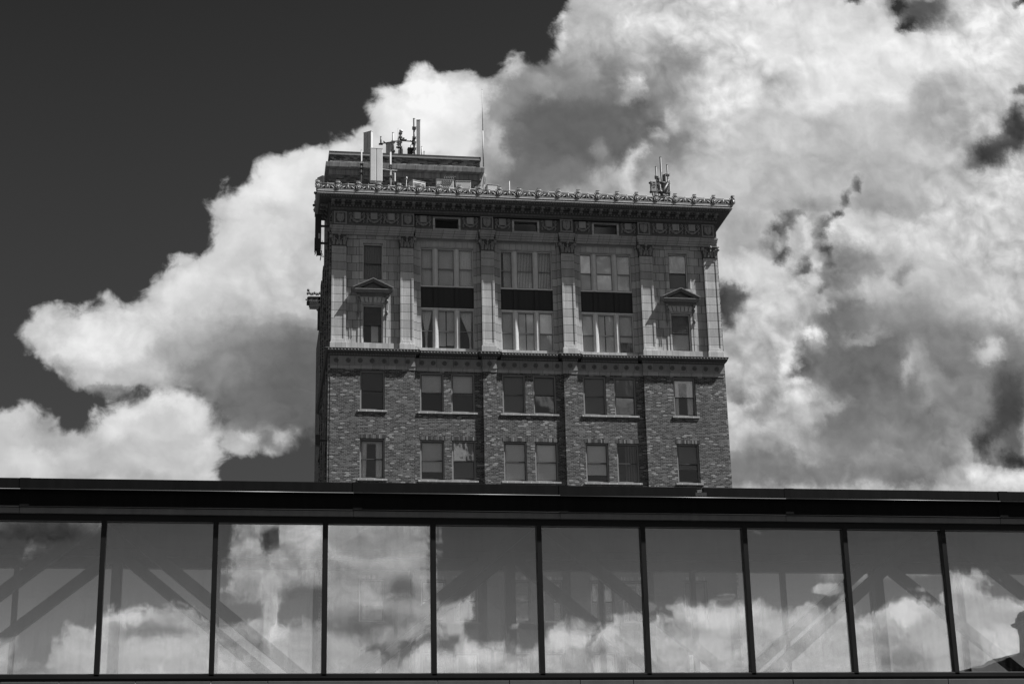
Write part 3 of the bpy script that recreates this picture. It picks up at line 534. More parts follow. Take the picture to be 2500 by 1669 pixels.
def glass(name, refl, tint, wave=0.0, wscale=1.0, rough=0.0, edge=True, dirt=0.0):
    m, n = new_mat(name)
    g, x, y, z = wpos(n)
    gl = n.node('ShaderNodeBsdfGlossy'); gl.inputs['Roughness'].default_value = rough; gl.inputs['Color'].default_value = (0.97, 0.97, 0.97, 1)
    tr = n.node('ShaderNodeBsdfTransparent'); tr.inputs['Color'].default_value = (tint, tint, tint, 1)
    if wave > 0:
        gv = n.vec(n.mul(x, 1.0), n.mul(y, 1.0), n.mul(z, 0.7))
        h1 = n.noise(gv, wscale, 2.0, 0.4, dim='3D')
        h2 = n.noise(n.vec(n.mul(x, 5.0), y, n.mul(z, 0.8)), wscale, 2.0, 0.4, dim='3D')
        bp = n.node('ShaderNodeBump'); bp.inputs['Strength'].default_value = 1.0; bp.inputs['Distance'].default_value = wave
        n.put(bp.inputs['Height'], n.mad(h2, 0.07, h1)); n.t.links.new(bp.outputs[0], gl.inputs['Normal'])
    mx = n.node('ShaderNodeMixShader')
    lw = n.node('ShaderNodeLayerWeight'); lw.inputs['Blend'].default_value = 0.12
    n.put(mx.inputs[0], n.m('MINIMUM', n.mad(lw.outputs['Fresnel'], 0.8, refl), 0.98))
    n.t.links.new(tr.outputs[0], mx.inputs[1]); n.t.links.new(gl.outputs[0], mx.inputs[2])
    outp = mx.outputs[0]
    if dirt > 0:
        df = n.node('ShaderNodeBsdfDiffuse'); df.inputs['Color'].default_value = (0.35, 0.35, 0.35, 1)
        m2 = n.node('ShaderNodeMixShader')
        dn = n.noise(n.vec(n.mul(x, 6.0), y, n.mul(z, 0.6)), 2.0, 5.0, 0.7, dim='3D')
        n.put(m2.inputs[0], n.rng(dn, 0.45, 0.75, 0.0, dirt))
        n.t.links.new(outp, m2.inputs[1]); n.t.links.new(df.outputs[0], m2.inputs[2]); outp = m2.outputs[0]
    o = n.node('ShaderNodeOutputMaterial'); n.t.links.new(outp, o.inputs[0])
    return m

M = {}
M['brick'] = blocks('brick', 0.056, 0.225, 0.078, 0.016, 0.16, 0.65, grime=0.12, light_share=0.065, light=0.20, dark_share=0.30, dark=0.018, grain=0.22, streak=0.08, cluster=0.35)
M['brick_upper'] = blocks('weathered_brick', 0.12, 0.225, 0.078, 0.014, 0.12, 0.5, grime=0.3, light_share=0.07, light=0.22, dark_share=0.3, dark=0.03, grain=0.25, streak=0.3, cluster=0.5)
M['base_stone'] = blocks('base_stone', 0.035, 1.1, 0.55, 0.02, 0.02, 0.08, grime=0.2, grain=0.1)
M['weathered_band'] = blocks('weathered_band', 0.17, 0.55, 8.0, 0.02, 0.05, 0.16, grime=0.35, grain=0.25, streak=1.0, zshift=0.4, offset=0.0)
M['belt_frieze'] = blocks('belt_frieze', 0.17, 0.9, 8.0, 0.016, 0.06, 0.10, grime=0.25, grain=0.2, streak=0.3, zshift=0.4, offset=0.0)
M['frieze_ground'] = plain('frieze_ground', 0.10, 0.85, grime=0.4, scale=6.0, streak=0.2, grain=0.3)
M['soldier'] = blocks('soldier_brick', 0.075, 0.085, 0.40, 0.02, 0.03, 0.7, grime=0.15, light_share=0.15, light=0.18, dark_share=0.25, dark=0.03, offset=0.0)
M['terra'] = blocks('terracotta_block', 0.285, 0.50, 0.463, 0.024, 0.07, 0.22, grime=0.25, grain=0.3, streak=0.42, zshift=0.05)
M['terra_pilaster'] = blocks('terracotta_pilaster', 0.31, 40.0, 0.463, 0.026, 0.06, 0.20, grime=0.22, grain=0.3, streak=0.40, zshift=0.05, offset=0.0)
M['terra_band'] = blocks('terracotta_band', 0.25, 0.62, 8.0, 0.024, 0.12, 0.10, grime=0.2, grain=0.2, streak=0.35, zshift=0.4, offset=0.0)
M['terra_base'] = blocks('terracotta_base', 0.34, 0.33, 8.0, 0.014, 0.14, 0.14, grime=0.2, grain=0.2, streak=0.3, zshift=0.4, offset=0.0)
M['ornament'] = plain('sooty_ornament', 0.15, 0.8, grime=0.5, scale=9.0, streak=0.2, grain=0.35)
M['ornament_light'] = plain('terracotta_ornament', 0.19, 0.8, grime=0.35, scale=8.0, streak=0.2, grain=0.25)
M['soot_shade'] = plain('soot_and_shade', 0.06, 0.85, grime=0.5, scale=4.0, streak=0.2, grain=0.3)  # sooty tone; also painted shade behind the cresting and between capital leaves
M['crest'] = plain('cresting_terracotta', 0.23, 0.6, grime=0.5, scale=12.0, grain=0.3, spec=0.5)
M['spandrel'] = plain('dark_spandrel', 0.015, 0.5, grime=0.35, scale=1.5, streak=0.5)
M['bronze'] = plain('dark_window_metal', 0.05, 0.5, grime=0.3, scale=4.0)
M['sash'] = plain('painted_sash', 0.20, 0.5, grime=0.25, scale=5.0)
M['mullion'] = plain('pale_mullion', 0.50, 0.5, grime=0.2, scale=5.0, streak=0.2)
M['sill'] = blocks('stone_sill', 0.24, 0.42, 4.0, 0.02, 0.55, 0.12, grime=0.2, grain=0.2, offset=0.0, streak=0.3)
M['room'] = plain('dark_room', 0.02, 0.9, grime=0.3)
M['blind_dark'] = plain('dark_blind', 0.14, 0.8, grime=0.15, scale=0.8)
M['blind_mid'] = plain('grey_blind', 0.72, 0.8, grime=0.15, scale=0.8)
M['blind_light'] = plain('pale_blind', 0.88, 0.8, grime=0.12, scale=0.8)
M['curtain'] = plain('net_curtain', 0.9, 0.8, grime=0.1, scale=1.0)
M['louvre'] = plain('louvre_metal', 0.2, 0.5, grime=0.3, scale=4.0)
M['tower_glass'] = glass('tower_glass', 0.15, 0.97, wave=0.005, wscale=1.4)
M['attic_glass'] = glass('attic_glass', 0.03, 0.9)
M['bridge_glass'] = glass('bridge_glass', 0.32, 0.96, wave=0.0028, wscale=0.85, dirt=0.05)
M['far_glass'] = glass('far_bridge_glass', 0.06, 0.92, wave=0.0)
M['black_metal'] = plain('black_fascia_metal', 0.0055, 0.7, metal=0.0, grime=0.5, scale=1.2, streak=0.6, spec=0.05)
M['lip_metal'] = plain('fascia_lip_metal', 0.06, 0.4, grime=0.5, scale=0.5, spec=0.5)
M['channel'] = plain('grey_channel', 0.10, 0.5, grime=0.3, scale=1.2, streak=0.35)
M['panel_grey'] = plain('grey_cladding_panel', 0.06, 0.5, grime=0.15, scale=1.2, streak=0.25)
M['mull_black'] = plain('black_mullion', 0.006, 0.5, grime=0.3, scale=1.0, spec=0.15)
M['interior'] = plain('bridge_interior', 0.03, 0.8, grime=0.2)
M['steel'] = plain('truss_steel', 0.02, 0.6, grime=0.2)
M['radome'] = plain('pale_radome', 0.40, 0.5, grime=0.06, scale=2.0, streak=0.05)
M['galv'] = plain('galvanised_pipe', 0.22, 0.6, metal=0.0, grime=0.3, scale=6.0)
M['dark_pipe'] = plain('dark_pipe', 0.035, 0.5, grime=0.3, scale=6.0)
M['cabinet'] = plain('cabinet_paint', 0.34, 0.5, grime=0.12, scale=3.0)
M['rubber'] = plain('black_cable', 0.02, 0.6)
M['cap'] = plain('coping_metal', 0.03, 0.5, grime=0.3)
M['asphalt'] = plain('asphalt', 0.04, 0.9, grime=0.3, scale=0.4, grain=0.2)
M['roofing'] = plain('roof_felt', 0.08, 0.9, grime=0.3)
M['dark_stone'] = plain('dark_stone', 0.02, 0.9, grime=0.4, scale=1.0)
M['pale_side'] = plain('side_terracotta', 0.12, 0.8, grime=0.4, scale=0.8, streak=0.4)

# ------------------------------------------------------------------ ground
gb = MB(); gb.quad((-900, -900, 0), (900, -900, 0), (900, 1500, 0), (-900, 1500, 0))
tag(gb.build('ground', M['asphalt']), kind='structure')

# ------------------------------------------------------------------ the tower
K = 87.2 / 78.0
Y0 = 87.2                                            # plane of the corner walls and piers
def X(x): return x * K
def Z(z): return 1.7 + (z - 1.7) * K
rnd = random.Random(5)
XL, XR = X(3.70), X(22.83)
YB = Y0 + 11.7                                        # rear of the block
CX = (XL + XR) / 2
tower = empty('office_tower', (CX, Y0, 0), 'tall brick and terracotta office tower with a bracketed cornice, standing behind the glazed footbridge', 'building')

BAY = [(7.70, 10.97), (11.62, 14.89), (15.55, 18.83)]
PIER = [(3.70, 7.70), (10.97, 11.62), (14.89, 15.55), (18.83, 22.83)]
BREC = 0.14
FL = 3.7
WZ0, WZ1 = Z(24.27), Z(26.20)
SINGLE = [(5.11, 6.27), (20.28, 21.38)]
DOUBLE = [((7.95, 9.09), (9.45, 10.58)), ((11.91, 13.02), (13.41, 14.52)), ((15.85, 16.96), (17.37, 18.44))]

# brick storeys
zt = Z(26.27)
ZS = 19.0                                              # stone below, brick above
def brick_part(zlo, zhi, name, mat):
    b = MB((CX, Y0, 0))
    ok = lambda h: zlo < (h[2] + h[3]) / 2 < zhi
    for i, (a, c) in enumerate(PIER):
        holes = []
        if i in (0, 3):
            s_ = SINGLE[0 if i == 0 else 1]
            holes = [q for q in ((X(s_[0]), X(s_[1]), WZ0 - FL * k, WZ1 - FL * k) for k in range(7)) if ok(q)]
        b.sheet(X(a), X(c), zlo, zhi, Y0, holes, 0.30)
        if i > 0: b.quad((X(a), Y0 + BREC, zlo), (X(a), Y0, zlo), (X(a), Y0, zhi), (X(a), Y0 + BREC, zhi))
        if i < 3: b.quad((X(c), Y0, zlo), (X(c), Y0 + BREC, zlo), (X(c), Y0 + BREC, zhi), (X(c), Y0, zhi))
    for (a, c), dd in zip(BAY, DOUBLE):
        holes = [q_ for q_ in ((X(q[0]), X(q[1]), WZ0 - FL * k, WZ1 - FL * k) for k in range(7) for q in dd) if ok(q_)]
        b.sheet(X(a), X(c), zlo, zhi, Y0 + BREC, holes, 0.26)
    return b.build(name, M[mat], tower)
brick_part(ZS, zt, 'brick_wall', 'brick')
brick_part(0.0, ZS, 'stone_base', 'base_stone')

b = MB((CX, Y0, 0))
ztop = Z(33.04)
for xs_, sg in ((XL, -1), (XR, 1)):
    b.quad((xs_, Y0, 0), (xs_, YB, 0), (xs_, YB, 38.6), (xs_, Y0, 38.6))
    for k, yy in enumerate((0.0, 2.7, 5.4, 8.1, 10.6)):
        b.box(min(xs_, xs_ + sg * 0.10), max(xs_, xs_ + sg * 0.10), Y0 + yy + (0.02 if k == 0 else 0), Y0 + yy + 1.0, 0, 38.0)
    for k in range(9):
        z_ = WZ0 - FL * k + FL * 2
        for yy in (1.2, 3.9, 6.6, 9.3):
            b.box(min(xs_, xs_ + sg * 0.16), max(xs_, xs_ + sg * 0.16), Y0 + yy - 0.1, Y0 + yy + 1.3, z_ - 0.16, z_)
b.quad((XL, YB, 0), (XR, YB, 0), (XR, YB, 38.6), (XL, YB, 38.6))
b.build('side_wall', M['brick_upper'], tower)
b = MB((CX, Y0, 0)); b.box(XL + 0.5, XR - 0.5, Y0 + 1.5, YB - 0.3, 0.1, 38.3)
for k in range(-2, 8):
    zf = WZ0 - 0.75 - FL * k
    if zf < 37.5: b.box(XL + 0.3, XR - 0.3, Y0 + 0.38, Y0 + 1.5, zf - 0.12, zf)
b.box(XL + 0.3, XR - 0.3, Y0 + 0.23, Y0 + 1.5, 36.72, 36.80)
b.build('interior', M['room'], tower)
b = MB((CX, Y0, 0)); b.box(XL + 0.02, XR - 0.02, Y0 + 0.02, YB - 0.02, 38.62, 38.72); b.build('roof', M['roofing'], tower)

# ---- windows of the brick storeys
def curtain_mesh(b, x0, x1, z0, z1, y, folds, amp=0.02, taper0=0.0, taper1=0.0, gather=None):
    """hanging cloth from z1 down to z0; taper pulls its edges inwards at the bottom"""
    n = folds * 4; rows = 8
    vs = []
    for j in range(rows + 1):
        t = j / rows
        if gather is not None:
            c_, wdt = gather
            k_ = math.sin(min(1.0, t * 1.15) * math.pi / 2) ** 1.4
            a = x0 + (c_ - wdt - x0) * k_; c = x1 + (c_ + wdt - x1) * k_
        else:
            a = x0 + taper0 * t; c = x1 - taper1 * t
        for i in range(n + 1):
            s_ = i / n
            vs.append((a + (c - a) * s_, y + amp * math.cos(i * math.pi / 2), z1 + (z0 - z1) * t))
    fs = [(j * (n + 1) + i, j * (n + 1) + i + 1, (j + 1) * (n + 1) + i + 1, (j + 1) * (n + 1) + i) for j in range(rows) for i in range(n)]
    b.raw(vs, fs, True)

def make_window(x0, x1, z0, z1, y, look, fw=0.055, fm='sash', meet=0.5, name='window', org=None, lab=None):
    """one sash window in an opening: frame > sashes, panes, blind or curtains"""
    org = (0.5 * (x0 + x1), y, z0) if org is None else org
    b = MB(org)
    b.box(x0, x0 + fw, y, y + 0.13, z0, z1); b.box(x1 - fw, x1, y, y + 0.13, z0, z1)
    b.box(x0 + fw, x1 - fw, y, y + 0.13, z1 - fw, z1); b.box(x0 + fw, x1 - fw, y, y + 0.13, z0, z0 + fw * 0.9)
    wnd = b.build(name, M[fm], tower, label=lab)
    zm = z0 + (z1 - z0) * meet
    sw = 0.035
    a, c = x0 + fw, x1 - fw
    for (q0, q1, yy, nm) in ((zm - 0.03, z1 - fw, y + 0.035, 'upper_sash'), (z0 + fw * 0.9, zm + 0.03, y + 0.075, 'lower_sash')):
        b = MB(org)
        b.box(a, a + sw, yy, yy + 0.035, q0, q1); b.box(c - sw, c, yy, yy + 0.035, q0, q1)
        b.box(a + sw, c - sw, yy, yy + 0.035, q1 - 0.045, q1); b.box(a + sw, c - sw, yy, yy + 0.035, q0, q0 + 0.05)
        b.build(nm, M['bronze' if look.get('dark', True) else 'sash'], wnd)
        b = MB(org); b.box(a + sw - 0.004, c - sw + 0.004, yy + 0.010, yy + 0.016, q0 + 0.046, q1 - 0.041)
        p_ = b.build('pane', M['tower_glass'], wnd)
        p_.rotation_euler = (math.radians(rnd.uniform(-0.9, 0.9)), 0, math.radians(rnd.uniform(-1.5, 1.5)))
    yb = y + 0.14
    ia, ic, iz0, iz1 = x0 + 0.02, x1 - 0.02, z0, z1
    kind = look.get('in')
    if kind == 'shade':
        h_ = look.get('h', 1.0); b = MB(org); zb_ = iz1 - (iz1 - iz0) * h_
        b.box(ia, ic, yb, yb + 0.012, zb_, iz1); b.box(ia, ic, yb - 0.01, yb + 0.02, zb_ - 0.03, zb_)
        b.build('roller_blind', M[look.get('m', 'blind_mid')], wnd)
    elif kind == 'two_shades':
        b = MB(org); mid = (ia + ic) / 2 + look.get('off', 0.0)
        b.box(ia, mid - 0.03, yb, yb + 0.012, iz0 + look.get('gap', 0.0), iz1); b.box(mid + 0.03, ic, yb, yb + 0.012, iz0 + look.get('gap', 0.0) * 1.2, iz1)
        b.build('roller_blind', M[look.get('m', 'blind_mid')], wnd)
    elif kind == 'verticals':
        b = MB(org); g0 = look.get('from', 0.0); n_ = look.get('n', 12); xs0 = ia + (ic - ia) * g0
        for i in range(n_):
            cx_ = xs0 + (ic - xs0) * (i + 0.5) / n_; hw = (ic - xs0) / n_ * 0.5
            b.obox((cx_, yb + 0.03, (iz0 + iz1) / 2), (math.cos(0.6), math.sin(0.6), 0), (-math.sin(0.6), math.cos(0.6), 0), (0, 0, 1), hw * 0.98, 0.002, (iz1 - iz0) / 2 - 0.02)
        b.build('vertical_blind', M[look.get('m', 'blind_light')], wnd)
    elif kind == 'drape':
        b = MB(org); curtain_mesh(b, ia, ic, iz0, iz1, yb + 0.03, look.get('n', 7), 0.018); b.build('curtain', M[look.get('m', 'blind_mid')], wnd)
    elif kind == 'curtains':
        wdt = (ic - ia)
        for (p0, p1) in ((ia + 0.02, ia + wdt * 0.30), (ic - wdt * 0.33, ic - 0.03)):
            b = MB(org); curtain_mesh(b, p0, p1, iz0, iz1 - look.get('top', 0.18), yb + 0.05, 3, 0.03, 0.0, 0.05); b.build('curtain', M[look.get('m', 'curtain')], wnd)
        b = MB(org); b.box(ia, ic, yb + 0.10, yb + 0.11, iz1 - look.get('top', 0.18) - 0.03, iz1); b.build('roller_blind', M['blind_mid'], wnd)
    elif kind == 'tied':
        b = MB(org); wd = ic - ia
        curtain_mesh(b, ia + 0.03, ic - 0.05, iz0 + 0.18, iz1 - 0.06, yb + 0.05, 5, 0.03, gather=(ia + wd * look.get('at', 0.5), 0.05))
        b.blob((ia + wd * look.get('at', 0.5), yb + 0.05, iz0 + 0.13), 0.07, 0.05, 0.12)
        b.build('curtain', M['curtain'], wnd)
    elif kind == 'louvre':
        b = MB(org); zt_ = z0 + (z1 - z0) * meet
        n_ = 15
        for i in range(n_):
            zz = zt_ + 0.05 + (iz1 - zt_ - 0.12) * (i + 0.5) / n_
            b.obox((0.5 * (ia + ic), y + 0.02, zz), (1, 0, 0), (0, math.cos(0.7), math.sin(0.7)), (0, -math.sin(0.7), math.cos(0.7)), (x1 - x0) / 2 - fw - 0.03, 0.022, 0.003)
        b.build('louvre', M['louvre'], wnd)
        b = MB(org)
        if look.get('strip'):
            b.box(ia + (ic - ia) * 0.44, ia + (ic - ia) * 0.80, yb, yb + 0.02, iz0, zt_)
            b.build('curtain', M['blind_mid'], wnd)
        else:
            b.box(ia, ic, yb, yb + 0.02, iz0, zt_); b.build('roller_blind', M['blind_mid'], wnd)
    return wnd

def sill(x0, x1, y, ztop_, h=0.115, out=0.05, wnd=None, mat='sill'):
    b = MB((0.5 * (x0 + x1), y, ztop_))
    b.raw([(x0, y - out, ztop_ - h), (x1, y - out, ztop_ - h), (x1, y + 0.2, ztop_ - h), (x0, y + 0.2, ztop_ - h), (x0, y - out, ztop_ - 0.02), (x1, y - out, ztop_ - 0.02), (x1, y + 0.2, ztop_ + 0.01), (x0, y + 0.2, ztop_ + 0.01)],
          [(0, 3, 2, 1), (4, 5, 6, 7), (0, 1, 5, 4), (1, 2, 6, 5), (2, 3, 7, 6), (3, 0, 4, 7)])
    b.build('sill', M[mat if ztop_ > ZS else 'base_stone'], tower, bevel=0.008)

def header(x0, x1, y, z0_, z1_):
    b = MB((0.5 * (x0 + x1), y, z0_)); b.box(x0, x1, y - 0.006, y + 0.05, z0_, z1_); b.build('brick_lintel', M['soldier'], tower)

S = lambda h, m='blind_mid', **k: dict({'in': 'shade', 'h': h, 'm': m}, **k)
LOOKS = {  # row -> [single, (a,b) x 3, single]
    0: [S(0.55, 'room'), S(0.5, 'blind_mid'), S(0.5, 'blind_mid'), S(1.0, 'blind_dark'), S(0.5, 'blind_dark'), S(1.0, 'blind_dark'), S(0.95, 'blind_dark'), {'in': 'curtains'}],
    1: [{'in': 'curtains'}, S(0.76, 'blind_mid'), S(0.9, 'blind_dark'), S(1.0, 'blind_light'), S(1.0, 'blind_light'), S(0.78, 'blind_light'), {'in': 'verticals', 'n': 5, 'm': 'blind_dark', 'from': 0.4}, S(0.62, 'blind_dark')],
}
for k in range(7):
    looks = LOOKS.get(k) or [rnd.choice([S(rnd.choice([0.4, 0.6, 1.0]), rnd.choice(['blind_dark', 'blind_mid'])), {'in': 'curtains'}, {}]) for _ in range(8)]
    z0_, z1_ = WZ0 - FL * k, WZ1 - FL * k
    i = 0
    cells = [(SINGLE[0], Y0), *[(q, Y0 + BREC) for q in DOUBLE[0]], *[(q, Y0 + BREC) for q in DOUBLE[1]], *[(q, Y0 + BREC) for q in DOUBLE[2]], (SINGLE[1], Y0)]
    for (q, yy), lk in zip(cells, looks):
        make_window(X(q[0]), X(q[1]), z0_, z1_, yy + (0.13 if yy == Y0 else 0.10), lk, fw=0.075)
    for q in SINGLE: sill(X(q[0]) - 0.13, X(q[1]) + 0.13, Y0, z0_)
    for dd in DOUBLE: sill(X(dd[0][0]) - 0.13, X(dd[1][1]) + 0.13, Y0 + BREC, z0_)
    if k > 0:
        for q in SINGLE: header(X(q[0]) - 0.07, X(q[1]) + 0.07, Y0, z1_, z1_ + 0.20)
        for dd in DOUBLE:
            for q in dd: header(X(q[0]) - 0.05, X(q[1]) + 0.05, Y0 + BREC, z1_, z1_ + 0.20)

# ---- belt course between the brick and the terracotta
zb0, zb1, zb2, zb3 = Z(26.27), Z(26.46), Z(26.90), Z(27.24)
SEG = [(X(3.70), X(7.70), 0.0, True, True), (X(7.70), X(10.97), BREC, False, False), (X(10.97), X(11.62), 0.0, True, True), (X(11.62), X(14.89), BREC, False, False),
       (X(14.89), X(15.55), 0.0, True, True), (X(15.55), X(18.83), BREC, False, False), (X(18.83), X(22.83), 0.0, True, True)]
b = MB((CX, Y0, zb0)); b2 = MB((CX, Y0, zb0)); b3 = MB((CX, Y0, zb0))
for x0, x1, dy, r0, r1 in SEG:
    y = Y0 + dy; b4 = MB(((x0 + x1) / 2, Y0, zb2))
    if dy > 0: x0 += 0.001; x1 -= 0.001
    b.run([(0.02, zb0), (0.02, zb1 - 0.03), (0.05, zb1 - 0.02), (0.05, zb1)], x0, x1, y, r0, r1)
    b2.run([(0.025, zb1 + 0.001), (0.025, zb2)], x0, x1, y, r0, r1)
    b3.run([(0.03, zb2 + 0.001), (0.06, zb2 + 0.03), (0.06, zb2 + 0.13), (0.20, zb2 + 0.16), (0.22, zb2 + 0.22), (0.27, zb2 + 0.33), (0.28, zb3 - 0.02), (0.27, zb3), (0.0, zb3 + 0.04)], x0 + (0.27 if dy else 0), x1 - (0.27 if dy else 0), y, r0, r1)
    n_ = int((x1 - x0 + (0.12 if r0 else -0.5)) / 0.085)
    for i in range(n_):
        xx = (x0 - (0.06 if r0 else -0.25)) + (x1 - x0 + (0.12 if r0 else -0.5)) * (i + 0.5) / n_
        b4.box(xx - 0.024, xx + 0.024, y - 0.115, y - 0.06, zb2 + 0.035, zb2 + 0.125)
    # leaves of the upper moulding
    n_ = max(2, int((x1 - x0 + (0.4 if r0 else -0.5)) / 0.17))
    for i in range(n_):
        xx = (x0 - (0.2 if r0 else -0.27)) + (x1 - x0 + (0.4 if r0 else -0.54)) * (i + 0.5) / n_
        b4.blob((xx, y - 0.255, zb2 + 0.275), 0.05, 0.025, 0.05, 6, 4)
        b4.blob((xx + 0.085, y - 0.25, zb2 + 0.25), 0.018, 0.02, 0.035, 5, 4)
    b4.build('belt_dentils', M['ornament'], tower)
b.ring([(0.02, zb0), (0.05, zb1 - 0.02), (0.05, zb1)], XL, XR, Y0 + 0.4, YB)
b2.ring([(0.025, zb1), (0.025, zb2)], XL, XR, Y0 + 0.4, YB)
b3.ring([(0.03, zb2), (0.06, zb2 + 0.13), (0.20, zb2 + 0.16), (0.27, zb2 + 0.33), (0.27, zb3), (0.0, zb3 + 0.03)], XL, XR, Y0 + 0.4, YB)
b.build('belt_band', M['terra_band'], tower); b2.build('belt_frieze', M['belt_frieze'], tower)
b3.build('belt_moulding', M['soot_shade'], tower)
# rosettes on the belt frieze
def rosette_mb(c, r=0.13):
    b = MB(c)
    b.lathe(c, (0, -1, 0), [(r, 0), (r, 0.02), (r * 0.8, 0.035), (r * 0.7, 0.015), (r * 0.35, 0.015), (r * 0.3, 0.04), (0.001, 0.055)], 14)
    for k in range(6):
        a = k * math.pi / 3
        b.blob((c[0] + 0.55 * r * math.cos(a), c[1] - 0.025, c[2] + 0.55 * r * math.sin(a)), 0.028, 0.018, 0.028, 5, 4)
    return b
zr = (zb1 + zb2) / 2
RX = [(3.98 + i * 0.566, 0.0) for i in range(7)] + [(8.05 + i * 0.545, BREC) for i in range(6)] + [(11.3, 0.0)] + [(12.0 + i * 0.52, BREC) for i in range(6)] + [(15.22, 0.0)] + [(15.9 + i * 0.53, BREC) for i in range(6)] + [(19.16 + i * 0.557, 0.0) for i in range(7)]
proto = None
for xx, dy in RX:
    if proto is None:
        proto = rosette_mb((X(xx), Y0 + dy - 0.025, zr)).build('frieze_rosette', M['frieze_ground'], tower); px0 = (X(xx), Y0 + dy)
    else:
        copy_tree(proto, tower, (X(xx) - px0[0], Y0 + dy - px0[1], 0))

# ---- terracotta storeys
z5, z6_ = Z(27.24), Z(33.04)
zpl = Z(27.56)
UW = (5.21, 6.18, 30.78, 32.65)       # upper corner window (x0,x1,z0,z1)
LW = (5.21, 6.18, 27.56, 29.49)
mir = lambda x: 26.53 - x
CORN = [(4.40, 7.00), (mir(7.00), mir(4.40))]
bb = MB((CX, Y0, z5))
for i, (a, c) in enumerate(CORN):
    b = MB((X((a + c) / 2), Y0, z5))
    wx = (UW[0], UW[1]) if i == 0 else (mir(UW[1]), mir(UW[0]))
    holes = [(X(wx[0]), X(wx[1]), Z(UW[2]), Z(UW[3])), (X(wx[0]), X(wx[1]), zpl + 0.001, Z(LW[3]))]
    b.sheet(X(a), X(c), zpl, z6_, Y0, holes, 0.34)
    bb.box(X(a), X(c), Y0 - 0.05, Y0 + 0.3, z5, zpl - 0.002)
    # thin vertical mouldings beside the pilasters and a raised panel field
    for xx in (a + 0.20, a + 0.30, c - 0.20, c - 0.30):
        b.box(X(xx) - 0.012, X(xx) + 0.012, Y0 - 0.022, Y0 + 0.01, zpl + 0.3, Z(32.75))
    b.box(X(a), X(c), Y0 - 0.03, Y0 + 0.01, Z(32.84), z6_)
    b.build('terracotta_wall', M['terra'], tower)
# recessed bays: stepped jambs and lintel
WB = [(8.03, 10.62), (11.94, 14.52), (mir(10.62), mir(8.03))]
PIL = [(3.70, 4.40), (7.00, 7.65), (10.95, 11.60), (14.92, 15.57), (18.87, 19.52), (22.13, 22.83)]
b = MB((CX, Y0, z5))
bt0, bt1 = Z(27.44), Z(32.61)
for (a, c), (pl, pr) in zip(WB, ((7.65, 10.95), (11.60, 14.92), (15.57, 18.88))):
    s1 = pl + 0.17; s2 = pr - 0.17
    b.quad((X(pl), Y0 + 0.08, z5), (X(s1), Y0 + 0.08, z5), (X(s1), Y0 + 0.08, z6_), (X(pl), Y0 + 0.08, z6_))
    b.quad((X(s2), Y0 + 0.08, z5), (X(pr), Y0 + 0.08, z5), (X(pr), Y0 + 0.08, z6_), (X(s2), Y0 + 0.08, z6_))
    b.quad((X(s1), Y0 + 0.08, z5), (X(s1), Y0 + 0.22, z5), (X(s1), Y0 + 0.22, z6_), (X(s1), Y0 + 0.08, z6_))
    b.quad((X(s2), Y0 + 0.22, z5), (X(s2), Y0 + 0.08, z5), (X(s2), Y0 + 0.08, z6_), (X(s2), Y0 + 0.22, z6_))
    b.sheet(X(s1), X(s2), z5, z6_, Y0 + 0.22, [(X(a), X(c), bt0, bt1)], 0.22)
b.build('bay_jamb', M['terra_pilaster'], tower)
b = MB((CX, Y0, z5))
for (a, c) in WB:
    b.box(X(a) - 0.12, X(c) + 0.12, Y0 + 0.12, Y0 + 0.5, z5, bt0 - 0.001)
    for k in range(3):
        b.box(X(a) - 0.30 - 0.0 * k, X(a) - 0.20, Y0 - 0.02, Y0 + 0.07, z5 + 0.06, z5 + 0.16)
b.build('bay_base', M['terra_base'], tower)
bb.build('wall_base', M['terra_base'], tower)
b = MB((CX, Y0, z6_))
for (a, c) in WB:
    b.box(X(a) - 0.2, X(c) + 0.2, Y0 + 0.195, Y0 + 0.225, bt1 + 0.06, z6_ - 0.12)
b.build('bay_lintel', M['terra_base'], tower)

